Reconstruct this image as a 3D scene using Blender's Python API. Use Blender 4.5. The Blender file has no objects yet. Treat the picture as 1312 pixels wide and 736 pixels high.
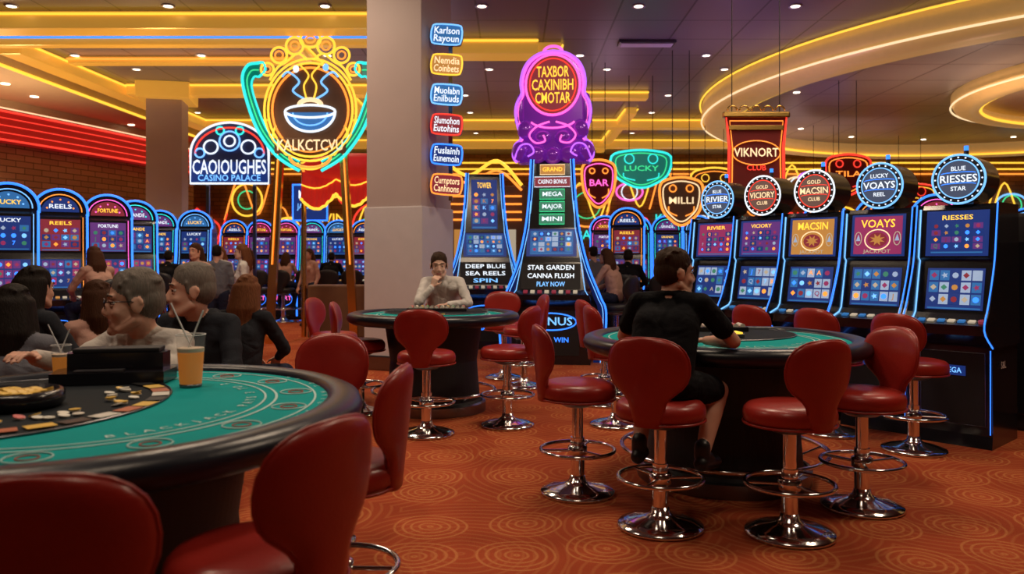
import bpy, bmesh, math, random
import numpy as np
from mathutils import Matrix, Vector
random.seed(7)
scene = bpy.context.scene
COL = scene.collection
pi = math.pi

# ------------------------------------------------------------------ materials
def mat(name, col, rough=.5, metal=0, es=0, ec=None, bump=0, bscale=60, vary=0, vscale=6, trans=0, coat=0, alpha=1, ior=1.45, stretch=None, bd=.01, sss=0, folds=0, spec=.5):
    m = bpy.data.materials.new(name); m.use_nodes = True
    nt = m.node_tree; p = nt.nodes['Principled BSDF']
    c = (col[0], col[1], col[2], 1)
    p.inputs['Base Color'].default_value = c
    p.inputs['Roughness'].default_value = rough
    p.inputs['Metallic'].default_value = metal
    p.inputs['IOR'].default_value = ior
    p.inputs['Specular IOR Level'].default_value = spec
    if sss: p.inputs['Subsurface Weight'].default_value = sss; p.inputs['Subsurface Radius'].default_value = (.02, .008, .005)
    if trans: p.inputs['Transmission Weight'].default_value = trans
    if coat: p.inputs['Coat Weight'].default_value = coat; p.inputs['Coat Roughness'].default_value = .12
    if alpha < 1: p.inputs['Alpha'].default_value = alpha
    if es:
        e = ec or col
        p.inputs['Emission Color'].default_value = (e[0], e[1], e[2], 1)
        p.inputs['Emission Strength'].default_value = es
    tc = nt.nodes.new('ShaderNodeTexCoord'); vec = tc.outputs['Object']
    if stretch:
        mp = nt.nodes.new('ShaderNodeMapping'); mp.inputs['Scale'].default_value = stretch
        nt.links.new(vec, mp.inputs['Vector']); vec = mp.outputs[0]
    if vary or not es:
        n = nt.nodes.new('ShaderNodeTexNoise'); n.inputs['Scale'].default_value = vscale
        n.inputs['Detail'].default_value = 3
        nt.links.new(vec, n.inputs['Vector'])
        mx = nt.nodes.new('ShaderNodeMix'); mx.data_type = 'RGBA'
        v = vary or .08
        mx.inputs[6].default_value = tuple(max(0, a*(1-v)) for a in col)+(1,)
        mx.inputs[7].default_value = tuple(min(1, a*(1+v)) for a in col)+(1,)
        nt.links.new(n.outputs['Fac'], mx.inputs[0]); nt.links.new(mx.outputs[2], p.inputs['Base Color'])
    if bump:
        n2 = nt.nodes.new('ShaderNodeTexNoise'); n2.inputs['Scale'].default_value = bscale
        n2.inputs['Detail'].default_value = 4
        nt.links.new(vec, n2.inputs['Vector'])
        b = nt.nodes.new('ShaderNodeBump'); b.inputs['Strength'].default_value = bump; b.inputs['Distance'].default_value = bd
        nt.links.new(n2.outputs['Fac'], b.inputs['Height']); nt.links.new(b.outputs['Normal'], p.inputs['Normal'])
        if folds:
            n3 = nt.nodes.new('ShaderNodeTexNoise'); n3.inputs['Scale'].default_value = 7; n3.inputs['Detail'].default_value = 1.5; n3.inputs['Distortion'].default_value = 1.2
            nt.links.new(tc.outputs['Object'], n3.inputs['Vector'])
            b3 = nt.nodes.new('ShaderNodeBump'); b3.inputs['Strength'].default_value = folds; b3.inputs['Distance'].default_value = .06
            nt.links.new(n3.outputs['Fac'], b3.inputs['Height']); nt.links.new(b3.outputs['Normal'], b.inputs['Normal'])
    return m

def em(name, col, s):
    return mat(name, tuple(c*.5 for c in col), .4, 0, s, col)

LEATHER = mat('red_leather', (.31, .017, .011), .36, bump=.12, bscale=90, vary=.2, coat=.2)
BLKLEATHER = mat('black_leather', (.018, .018, .022), .4, bump=.1)
CHROME = mat('chrome', (.72, .72, .73), .12, 1)
STEEL = mat('dark_steel', (.22, .22, .24), .3, 1)
BLK = mat('black_gloss', (.010, .010, .014), .22, coat=.3)
BLKM = mat('black_matte', (.012, .011, .014), .6)
RIMM = mat('padded_rim', (.010, .013, .022), .3, bump=.05)
FELT = mat('teal_felt', (.0, .29, .285), .9, bump=.15, bscale=400, vary=.12, spec=.2)
FELTD = mat('black_felt', (.010, .014, .018), .8, spec=.2)
PRINT = mat('felt_print', (.42, .62, .60), .9)
PRINTR = mat('felt_print_red', (.5, .08, .05), .9)
GOLD = mat('gold_paint_glow', (.72, .42, .06), .35, .2, .34, (1, .50, .07), bump=.03, vary=.1)  # amber emission in the material makes unlit beam faces look lit
RINGM = mat('ring_soffit_glow', (.70, .46, .17), .4, .1, .22, (1, .56, .17), bump=.03, vary=.1)  # slight emission so the soffit band looks lit; it is no lamp
GOLDM = mat('gold_metal', (.8, .5, .14), .25, 1)
CREAM = mat('cream_paint', (.66, .50, .32), .5)
COLM = mat('column_plaster', (.48, .38, .36), .5, bump=.05, bscale=20, vary=.08, vscale=2)
COLM2 = mat('column_panel', (.62, .58, .60), .4, vary=.06)
PURP = mat('purple_gloss', (.20, .03, .40), .22, .35, .20, (.35, .03, .7), coat=.6)
REDF = mat('red_fabric_glow', (.50, .02, .014), .7, es=.28, ec=(1, .03, .02), vary=.2)  # emission added so the canopy cloth looks lit
DKRED = mat('dark_red_cloth', (.16, .006, .006), .7, vary=.2)
DKBLUE = mat('blue_gloss', (.008, .03, .18), .18, .4, .06, (.02, .12, .8), coat=.5)
DKGREEN = mat('green_gloss', (.0, .16, .13), .3, 0, .3, (.0, .35, .28))
WHITE = mat('white_plastic', (.7, .7, .7), .4)
BROWN = mat('brown_panel', (.16, .075, .035), .5, vary=.2)
E = {
 'w': em('neon_white', (.8, .9, 1), 1.15), 'ww': em('neon_warm', (1, .74, .42), 1.1),
 'b': em('neon_blue', (.03, .20, 1), 1.9), 'lb': em('neon_lightblue', (.18, .5, 1), 1.3),
 'c': em('neon_cyan', (.03, .80, .75), 1.2), 'g': em('neon_green', (.05, .8, .3), 1.0),
 'r': em('neon_red', (1, .05, .03), 1.2), 'o': em('neon_orange', (1, .30, .04), 1.4),
 'y': em('neon_yellow', (1, .58, .05), 1.35), 'p': em('neon_pink', (1, .12, .55), 1.5),
 'v': em('neon_violet', (.5, .12, 1), 1.4),
}
SC = [em('scr_%d' % i, c, s) for i, (c, s) in enumerate([
 ((.015, .05, .28), .5), ((.30, .03, .05), .6), ((.45, .6, .85), .55), ((.65, .3, .07), .6), ((.04, .22, .6), .5),
 ((.40, .04, .16), .55), ((.06, .32, .2), .5), ((.18, .05, .3), .5), ((.65, .55, .4), .55), ((.03, .02, .06), .4)])]
DOWN = em('downlight_glass', (1, .82, .6), 5)
FACE = mat('topper_face', (.10, .12, .16), .3, .3, .12, (.35, .5, .9))
FACER = mat('topper_face_warm', (.16, .11, .10), .3, .3, .12, (.9, .5, .4))

# ------------------------------------------------------------------ builder
_txt = {}
def text_mesh(s):
    if s in _txt: return _txt[s]
    cu = bpy.data.curves.new('t', 'FONT'); cu.body = s; cu.size = 1; cu.align_x = 'CENTER'; cu.align_y = 'CENTER'
    cu.resolution_u = 2; cu.offset = .012
    ob = bpy.data.objects.new('t', cu); COL.objects.link(ob)
    bpy.context.view_layer.update()
    me = ob.to_mesh()
    v = [tuple(x.co) for x in me.vertices]; f = [tuple(p.vertices) for p in me.polygons]
    ob.to_mesh_clear(); bpy.data.objects.remove(ob); bpy.data.curves.remove(cu)
    _txt[s] = (v, f); return _txt[s]

def spl(pts, n=8, closed=False):
    P = [Vector(p if len(p) == 3 else (p[0], p[1], 0)) for p in pts]; out = []; N = len(P)
    rng = range(N) if closed else range(N-1)
    for i in rng:
        if closed: a, b, c, d = P[(i-1) % N], P[i], P[(i+1) % N], P[(i+2) % N]
        else: a, b, c, d = P[max(i-1, 0)], P[i], P[i+1], P[min(i+2, N-1)]
        for k in range(n):
            t = k/n
            out.append(.5*((2*b)+(c-a)*t+(2*a-5*b+4*c-d)*t*t+(3*b-a-3*c+d)*t**3))
    if not closed: out.append(P[-1])
    return out

def arc(cx, cy, rx, ry, a0=0, a1=360, n=28, z=0):
    full = abs(a1-a0) >= 360
    k = n if full else n+1
    return [(cx+rx*math.cos(math.radians(a0+(a1-a0)*i/n)), cy+ry*math.sin(math.radians(a0+(a1-a0)*i/n)), z) for i in range(k)]

class Bd:
    def __init__(s): s.v = []; s.f = []; s.m = []; s.sm = []; s.mats = []; s.M = Matrix()
    def add(s, vs, fs, m, smooth=True):
        if m not in s.mats: s.mats.append(m)
        mi = s.mats.index(m); o = len(s.v); M = s.M
        s.v.extend([tuple(M @ Vector(v)) for v in vs])
        s.f.extend([tuple(i+o for i in f) for f in fs]); s.m.extend([mi]*len(fs)); s.sm.extend([smooth]*len(fs))
    def box(s, c, sz, m, bev=0, rz=0):
        if bev:
            bm = bmesh.new(); bmesh.ops.create_cube(bm, size=1)
            for v in bm.verts: v.co = Vector((v.co.x*sz[0], v.co.y*sz[1], v.co.z*sz[2]))
            bmesh.ops.bevel(bm, geom=bm.edges[:], offset=bev, segments=2, affect='EDGES', profile=.6)
            bm.verts.index_update()
            R = Matrix.Rotation(rz, 3, 'Z')
            vs = [R @ v.co+Vector(c) for v in bm.verts]; fs = [tuple(v.index for v in f.verts) for f in bm.faces]; bm.free()
            s.add(vs, fs, m, False)
        else:
            R = Matrix.Rotation(rz, 3, 'Z')
            vs = [R @ Vector((x*sz[0]/2, y*sz[1]/2, z*sz[2]/2))+Vector(c) for x in (-1, 1) for y in (-1, 1) for z in (-1, 1)]
            s.add(vs, [(0, 1, 3, 2), (4, 6, 7, 5), (0, 4, 5, 1), (2, 3, 7, 6), (0, 2, 6, 4), (1, 5, 7, 3)], m, False)
    def lathe(s, prof, m, seg=32, c=(0, 0, 0), sx=1, sy=1, smooth=True, caps=True):
        vs = []; fs = []; n = len(prof)
        for r, z in prof:
            for k in range(seg):
                a = 2*pi*k/seg; vs.append((c[0]+r*sx*math.cos(a), c[1]+r*sy*math.sin(a), c[2]+z))
        for i in range(n-1):
            for k in range(seg):
                k2 = (k+1) % seg; fs.append((i*seg+k, i*seg+k2, (i+1)*seg+k2, (i+1)*seg+k))
        if caps: fs.append(tuple(range(seg))); fs.append(tuple((n-1)*seg+k for k in reversed(range(seg))))
        s.add(vs, fs, m, smooth)
    def cyl(s, p0, p1, r0, m, r1=None, seg=16, smooth=True):
        r1 = r0 if r1 is None else r1
        p0 = Vector(p0); p1 = Vector(p1); q = (p1-p0).to_track_quat('Z', 'Y')
        vs = []
        for p, r in ((p0, r0), (p1, r1)):
            for k in range(seg):
                a = 2*pi*k/seg; vs.append(p+q @ Vector((r*math.cos(a), r*math.sin(a), 0)))
        fs = [(k, (k+1) % seg, seg+(k+1) % seg, seg+k) for k in range(seg)]
        s.add(vs, fs, m, smooth)
        s.add(vs, [tuple(range(seg)), tuple(seg+k for k in reversed(range(seg)))], m, False)
    def cap(s, p0, p1, r0, r1, m, seg=14, rings=4):
        p0 = Vector(p0); p1 = Vector(p1); d = p1-p0
        if d.length < 1e-6: d = Vector((0, 0, 1e-4))
        q = d.to_track_quat('Z', 'Y'); vs = []; fs = []; L = d.length; pr = []
        for i in range(rings+1):
            a = -pi/2+(pi/2)*i/rings; pr.append((r0*math.cos(a), r0*math.sin(a)))
        for i in range(rings+1):
            a = (pi/2)*i/rings; pr.append((r1*math.cos(a), L+r1*math.sin(a)))
        for r, z in pr:
            for k in range(seg):
                a = 2*pi*k/seg; vs.append(p0+q @ Vector((max(r, 1e-5)*math.cos(a), max(r, 1e-5)*math.sin(a), z)))
        for i in range(len(pr)-1):
            for k in range(seg):
                fs.append((i*seg+k, i*seg+(k+1) % seg, (i+1)*seg+(k+1) % seg, (i+1)*seg+k))
        fs.append(tuple(reversed(range(seg)))); fs.append(tuple((len(pr)-1)*seg+k for k in range(seg)))
        s.add(vs, fs, m, True)
    def ell(s, c, r, m, R=None, seg=20, rings=12):
        vs = []; fs = []; R = R or Matrix.Identity(3); c = Vector(c)
        for i in range(rings+1):
            a = -pi/2+pi*i/rings
            for k in range(seg):
                b = 2*pi*k/seg; ca = max(math.cos(a), 1e-4)
                vs.append(c+R @ Vector((r[0]*ca*math.cos(b), r[1]*ca*math.sin(b), r[2]*math.sin(a))))
        for i in range(rings):
            for k in range(seg): fs.append((i*seg+k, i*seg+(k+1) % seg, (i+1)*seg+(k+1) % seg, (i+1)*seg+k))
        fs.append(tuple(reversed(range(seg)))); fs.append(tuple(rings*seg+k for k in range(seg)))
        s.add(vs, fs, m, True)
    def tube(s, pts, r, m, seg=6, closed=False):
        P = [Vector(p if len(p) == 3 else (p[0], p[1], 0)) for p in pts]; N = len(P); vs = []; fs = []
        up = None
        for i in range(N):
            a = P[(i-1) % N] if (closed or i > 0) else P[i]; b = P[(i+1) % N] if (closed or i < N-1) else P[i]
            t = (b-a)
            if t.length < 1e-9: t = Vector((0, 0, 1))
            t.normalize()
            if up is None: up = Vector((0, 0, 1)) if abs(t.z) < .9 else Vector((1, 0, 0))
            x = t.cross(up)
            if x.length < 1e-6: x = t.orthogonal()
            x.normalize(); up = x.cross(t).normalized()
            for k in range(seg):
                an = 2*pi*k/seg; vs.append(P[i]+(x*math.cos(an)+up*math.sin(an))*r)
        for i in range(N if closed else N-1):
            j = (i+1) % N
            for k in range(seg): fs.append((i*seg+k, i*seg+(k+1) % seg, j*seg+(k+1) % seg, j*seg+k))
        if not closed: fs.append(tuple(reversed(range(seg)))); fs.append(tuple((N-1)*seg+k for k in range(seg)))
        s.add(vs, fs, m, True)
    def prism(s, poly, z0, z1, m, mside=None):
        n = len(poly); vs = [(p[0], p[1], z0) for p in poly]+[(p[0], p[1], z1) for p in poly]
        s.add(vs, [tuple(reversed(range(n))), tuple(range(n, 2*n))], m, False)
        s.add(vs, [(i, (i+1) % n, n+(i+1) % n, n+i) for i in range(n)], mside or m, False)
    def rect(s, x0, y0, x1, y1, z, m, t=.004):
        s.box(((x0+x1)/2, (y0+y1)/2, z), (abs(x1-x0), abs(y1-y0), t), m)
    def sweep(s, outl, prof, m, closedprof=True, smooth=True):
        N = len(outl); k = len(prof); vs = []; fs = []
        for i in range(N):
            a = outl[(i-1) % N]; b = outl[(i+1) % N]; tx, ty = b[0]-a[0], b[1]-a[1]; L = math.hypot(tx, ty) or 1
            nx, ny = ty/L, -tx/L
            for o, z in prof: vs.append((outl[i][0]+nx*o, outl[i][1]+ny*o, z))
        for i in range(N):
            j = (i+1) % N
            for q in range(k if closedprof else k-1):
                q2 = (q+1) % k; fs.append((i*k+q, j*k+q, j*k+q2, i*k+q2))
        s.add(vs, fs, m, smooth)
    def text(s, t, size, m, c=(0, 0, 0), wide=None, rot=0):
        v, f = text_mesh(t)
        if not v: return
        w = max(a[0] for a in v)-min(a[0] for a in v)
        sx = size if wide is None else wide/w
        ca, sa = math.cos(rot), math.sin(rot)
        s.add([(c[0]+ca*a[0]*sx-sa*a[1]*size, c[1]+sa*a[0]*sx+ca*a[1]*size, c[2]+a[2]*size) for a in v], f, m, False)
    def make(s, name, loc=(0, 0, 0), rz=0, sc=1, recalc=True):
        me = bpy.data.meshes.new(name); me.from_pydata(s.v, [], s.f)
        for m in s.mats: me.materials.append(m)
        me.polygons.foreach_set('material_index', s.m); me.polygons.foreach_set('use_smooth', s.sm)
        if recalc:
            bm = bmesh.new(); bm.from_mesh(me); bmesh.ops.recalc_face_normals(bm, faces=bm.faces); bm.to_mesh(me); bm.free()
        me.update()
        ob = bpy.data.objects.new(name, me); COL.objects.link(ob)
        ob.location = loc; ob.rotation_euler = (0, 0, rz); ob.scale = (sc,)*3 if not hasattr(sc, '__len__') else sc
        return ob
def dup(ob, loc, rz=0, sc=1, name=None):
    o = bpy.data.objects.new(name or ob.name.split('.')[0], ob.data); COL.objects.link(o)
    o.location = loc; o.rotation_euler = (0, 0, rz); o.scale = (sc,)*3 if not hasattr(sc, '__len__') else sc
    return o
FRONT = Matrix.Rotation(pi/2, 4, 'X')
def face(dx, dy): return math.atan2(dx, -dy)      # mesh built facing -Y
def head(dx, dy): return math.atan2(-dx, dy)      # mesh built facing +Y

# ------------------------------------------------------------------ room
def N(nt, t, **k):
    n = nt.nodes.new(t)
    for a, b in k.items(): setattr(n, a, b)
    return n
def carpet():
    m = bpy.data.materials.new('carpet'); m.use_nodes = True; nt = m.node_tree; p = nt.nodes['Principled BSDF']; L = nt.links.new
    tc = N(nt, 'ShaderNodeTexCoord')
    nz = N(nt, 'ShaderNodeTexNoise'); nz.inputs['Scale'].default_value = 1.1; L(tc.outputs['Object'], nz.inputs['Vector'])
    vm = N(nt, 'ShaderNodeVectorMath', operation='MULTIPLY_ADD'); L(nz.outputs['Color'], vm.inputs[0]); vm.inputs[1].default_value = (.16, .16, 0); L(tc.outputs['Object'], vm.inputs[2])
    def rings(scale, rnd, freq, th, cut):
        vo = N(nt, 'ShaderNodeTexVoronoi', voronoi_dimensions='2D'); vo.inputs['Scale'].default_value = scale; vo.inputs['Randomness'].default_value = rnd
        L(vm.outputs[0], vo.inputs['Vector'])
        a = N(nt, 'ShaderNodeMath', operation='MULTIPLY'); a.inputs[1].default_value = freq; L(vo.outputs['Distance'], a.inputs[0])
        b = N(nt, 'ShaderNodeMath', operation='SINE'); L(a.outputs[0], b.inputs[0])
        c = N(nt, 'ShaderNodeMapRange'); c.inputs[1].default_value = th-.4; c.inputs[2].default_value = th+.4; L(b.outputs[0], c.inputs[0])
        d = N(nt, 'ShaderNodeMath', operation='LESS_THAN'); d.inputs[1].default_value = cut; L(vo.outputs['Distance'], d.inputs[0])
        e = N(nt, 'ShaderNodeMath', operation='MULTIPLY'); L(c.outputs[0], e.inputs[0]); L(d.outputs[0], e.inputs[1])
        return e, vo
    r1, v1 = rings(2.0, .4, 66, .55, .47)
    r2, v2 = rings(1.0, .9, 105, .65, 2)
    r2b = N(nt, 'ShaderNodeMath', operation='MULTIPLY'); r2b.inputs[1].default_value = .45; L(r2.outputs[0], r2b.inputs[0])
    mx = N(nt, 'ShaderNodeMath', operation='MAXIMUM'); L(r1.outputs[0], mx.inputs[0]); L(r2b.outputs[0], mx.inputs[1])
    n2 = N(nt, 'ShaderNodeTexNoise'); n2.inputs['Scale'].default_value = 140; L(tc.outputs['Object'], n2.inputs['Vector'])
    f = N(nt, 'ShaderNodeMath', operation='MULTIPLY'); L(mx.outputs[0], f.inputs[0]); L(n2.outputs['Fac'], f.inputs[1])
    f2 = N(nt, 'ShaderNodeMath', operation='MULTIPLY', use_clamp=True); f2.inputs[1].default_value = 1.1; L(f.outputs[0], f2.inputs[0])
    base = N(nt, 'ShaderNodeMix', data_type='RGBA'); L(v1.outputs['Distance'], base.inputs[0])
    base.inputs[6].default_value = (.40, .072, .024, 1); base.inputs[7].default_value = (.29, .044, .015, 1)
    mc = N(nt, 'ShaderNodeMix', data_type='RGBA'); L(f2.outputs[0], mc.inputs[0]); L(base.outputs[2], mc.inputs[6]); mc.inputs[7].default_value = (.58, .23, .075, 1)
    L(mc.outputs[2], p.inputs['Base Color']); p.inputs['Roughness'].default_value = .95; p.inputs['Specular IOR Level'].default_value = .15
    bp = N(nt, 'ShaderNodeBump'); bp.inputs['Strength'].default_value = .3; bp.inputs['Distance'].default_value = .01; L(n2.outputs['Fac'], bp.inputs['Height']); L(bp.outputs[0], p.inputs['Normal'])
    return m
def bricky(name, c1, c2, cm, scale, bw, rh, ms, off, rough, bump=.2, axis=None, metal=0, spec=.5):
    m = bpy.data.materials.new(name); m.use_nodes = True; nt = m.node_tree; p = nt.nodes['Principled BSDF']; L = nt.links.new
    tc = N(nt, 'ShaderNodeTexCoord'); v = tc.outputs['Object']
    if axis:
        sp = N(nt, 'ShaderNodeSeparateXYZ'); cb = N(nt, 'ShaderNodeCombineXYZ'); L(v, sp.inputs[0])
        L(sp.outputs[axis[0]], cb.inputs[0]); L(sp.outputs[axis[1]], cb.inputs[1]); v = cb.outputs[0]
    b = N(nt, 'ShaderNodeTexBrick'); b.offset = off; L(v, b.inputs['Vector'])
    b.inputs['Color1'].default_value = c1+(1,); b.inputs['Color2'].default_value = c2+(1,); b.inputs['Mortar'].default_value = cm+(1,)
    b.inputs['Scale'].default_value = scale; b.inputs['Brick Width'].default_value = bw; b.inputs['Row Height'].default_value = rh; b.inputs['Mortar Size'].default_value = ms
    L(b.outputs['Color'], p.inputs['Base Color']); p.inputs['Roughness'].default_value = rough; p.inputs['Metallic'].default_value = metal
    bp = N(nt, 'ShaderNodeBump'); bp.inputs['Strength'].default_value = bump; bp.inputs['Distance'].default_value = .01; bp.invert = True; L(b.outputs['Fac'], bp.inputs['Height']); L(bp.outputs[0], p.inputs['Normal'])
    return m
CEIL = bricky('ceiling_tiles', (.21, .185, .19), (.18, .158, .165), (.06, .05, .05), 1, 1.2, 1.2, .018, 0, .34)
CEIL2 = bricky('ceiling_disc_tiles', (.28, .235, .215), (.24, .20, .185), (.08, .06, .06), 1, 1.5, 1.5, .02, 0, .35)
WALLB = bricky('brick_back', (.28, .12, .05), (.20, .08, .03), (.08, .04, .02), 1, .5, .16, .012, .5, .7, axis=(0, 2))
WALLL = bricky('brick_side', (.46, .26, .16), (.36, .19, .11), (.12, .07, .04), 1, .5, .16, .012, .5, .7, axis=(1, 2))
X0, X1, Y0, Y1, H = -21, 27, -4, 32, 5.7
def slab(name, c, sz, m):
    b = Bd(); b.box((0, 0, 0), sz, m); return b.make(name, c)
slab('floor', ((X0+X1)/2, (Y0+Y1)/2, -.1), (X1-X0, Y1-Y0, .2), carpet())
slab('ceiling', ((X0+X1)/2, (Y0+Y1)/2, H+.1), (X1-X0, Y1-Y0, .2), CEIL)
slab('wall_back', ((X0+X1)/2, Y1+.1, H/2), (X1-X0, .2, H), WALLB)
slab('wall_front', ((X0+X1)/2, Y0-.1, H/2), (X1-X0, .2, H), BROWN)
slab('wall_left', (X0-.1, (Y0+Y1)/2, H/2), (.2, Y1-Y0, H), WALLL)
slab('wall_right', (X1+.1, (Y0+Y1)/2, H/2), (.2, Y1-Y0, H), WALLL)

# curved brick partition with red neon valance on the left
b = Bd(); pts = spl([(-15.5, 14), (-13.6, 17.5), (-12.4, 21), (-11.4, 25), (-11.2, 28)], 6)
ow = [(p.x, p.y) for p in pts]+[(p.x-.4, p.y) for p in reversed(pts)]
b.prism(ow, 0, 4.4, WALLL)
ow2 = [(p.x+.35, p.y-.1) for p in pts]+[(p.x-.4, p.y) for p in reversed(pts)]
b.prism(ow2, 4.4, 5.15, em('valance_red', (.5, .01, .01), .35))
for z in (4.42, 5.12): b.tube([(p.x+.40, p.y-.12, z) for p in pts], .028, E['r'])
for z in (4.6, 4.78, 4.96): b.tube([(p.x+.37, p.y-.12, z) for p in pts], .014, E['r'])
b.tube([(p.x+.42, p.y-.12, 5.2) for p in pts], .03, E['ww'])
b.prism([(p.x+.5, p.y-.12) for p in pts]+[(p.x-.4, p.y) for p in reversed(pts)], 5.2, H, CREAM)
b.make('wall_partition')
# cream stepped bulkhead left
b = Bd(); b.prism([(-15.0, 15.6), (-10.3, 15.6), (-10.1, 27), (-11.4, 27), (-12.6, 21), (-13.8, 17.5)], 5.38, H, CREAM)
b.tube([(-14.9, 15.57, 5.4), (-10.27, 15.57, 5.4), (-10.07, 27, 5.4)], .035, E['y'], 6)
for x, y in ((-12.5, 17), (-11.4, 19), (-12.2, 21), (-11.0, 23), (-11.2, 17.6), (-13.3, 16.2)): b.cyl((x, y, 5.365), (x, y, 5.385), .09, DOWN, seg=12)
b.make('trim_5')

# gold ceiling beams
b = Bd()
def beam(xa, ya, xb, yb, w=.35, h=.28, neon='y'):
    d = Vector((xb-xa, yb-ya, 0)); L = d.length; a = math.atan2(d.y, d.x)
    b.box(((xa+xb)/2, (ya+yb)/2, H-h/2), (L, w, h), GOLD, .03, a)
    n = Vector((-math.sin(a), math.cos(a), 0))
    for s_ in (1, -1):
        o = n*(w/2+.03)*s_
        b.tube([(xa+o.x, ya+o.y, H-.06), (xb+o.x, yb+o.y, H-.06)], .022, E[neon])
beam(-16, 13.7, -1.8, 13.7, .5, .3); beam(-16, 15.0, -1.8, 15.0, .25, .2, 'b')
beam(-9.6, 15.2, -9.2, 30, .45); beam(-9.2, 19.2, -3, 19.2, .45); beam(-9.2, 16.6, -4.4, 16.6, .25, .15, 'o')
beam(-9.2, 24, 6, 24, .5); beam(-4.2, 15, -4.2, 24, .35, .2); beam(.7, 15.4, .7, 28, .5, .25); beam(-1.5, 15.4, .5, 15.4, .6, .3)
beam(-9, 28, 8, 28, .5, .3); beam(3.3, 22, 3.3, 30, .3, .2); beam(.9, 20, 3.4, 20, .4, .2)
b.make('ceiling_beams')
# sweeping rings
def ring(cx, cy, rx, ry, w, h, name):
    b = Bd(); o = [(cx+rx*math.cos(2*pi*k/110), cy+ry*math.sin(2*pi*k/110)) for k in range(110)]
    pr = [(0, H), (.02, H-h*.55), (-.06, H-h*.85), (-.22, H-h), (-w, H-h), (-w, H)]
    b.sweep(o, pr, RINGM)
    b.tube([(p[0], p[1], H-.05) for p in [(cx+(rx+.06)*math.cos(2*pi*k/110), cy+(ry+.06)*math.sin(2*pi*k/110)) for k in range(110)]], .02, E['y'], closed=True)
    b.tube([(cx+(rx+.02)*math.cos(2*pi*k/110), cy+(ry+.02)*math.sin(2*pi*k/110), H-h*.8) for k in range(110)], .022, E['ww'], closed=True)
    b.tube([(cx+(rx-w-.04)*math.cos(2*pi*k/110), cy+(ry-w-.04)*math.sin(2*pi*k/110), H-h+.05) for k in range(110)], .035, E['y'], closed=True)
    return b.make(name)
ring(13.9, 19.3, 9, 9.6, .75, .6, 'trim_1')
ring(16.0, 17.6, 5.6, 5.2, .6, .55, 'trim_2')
b = Bd(); b.prism([(13.9+8.5*math.cos(2*pi*k/80), 19.3+9.1*math.sin(2*pi*k/80)) for k in range(80)], H-.16, H-.02, CEIL2); b.make('trim_3')
b = Bd(); b.prism([(16.0+5.1*math.cos(2*pi*k/80), 17.6+4.7*math.sin(2*pi*k/80)) for k in range(80)], H-.30, H-.165, CREAM); b.make('trim_4')

# recessed downlights
b = Bd()
for Y in (13.2, 16.4, 17.6, 20.4, 22.8, 26.5, 29.5):
    for X in np.arange(-9, 4.2, 2.6):
        xx = X+(.7 if int(Y) % 2 else 0)
        b.cyl((xx, Y, H-.012), (xx, Y, H+.01), .075, DOWN, seg=12); b.lathe([(.075, -.01), (.11, -.02), (.11, 0)], WHITE, 14, (xx, Y, H))
for k in range(16):
    a = 2*pi*k/16; b.cyl((13.9+7*math.cos(a), 19.3+7.6*math.sin(a), H-.17), (13.9+7*math.cos(a), 19.3+7.6*math.sin(a), H-.15), .08, DOWN, seg=12)
b.make('recessed_downlights')
b = Bd(); 
for x, y in ((2.6, 15.4), (1.6, 20.9)): b.box((x, y, H-.03), (1.1, .35, .05), STEEL, .01); b.box((x, y, H-.06), (1.0, .26, .02), WHITE)
b.make('air_vents')

# columns
b = Bd()
b.box((0, 0, H/2), (.85, .85, H), COLM, .01); b.box((0, 0, 1.1), (.9, .9, 2.2), COLM2, .015)
for z in (.1,): b.box((0, 0, z), (.96, .96, .2), STEEL, .02)
b.make('column', (-1.42, 11.05, 0), math.radians(-23))
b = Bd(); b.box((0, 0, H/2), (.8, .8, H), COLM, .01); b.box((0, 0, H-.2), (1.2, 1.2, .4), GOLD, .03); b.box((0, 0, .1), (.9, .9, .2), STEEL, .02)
b.make('column', (-8.35, 19.3, 0), .2)

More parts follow.
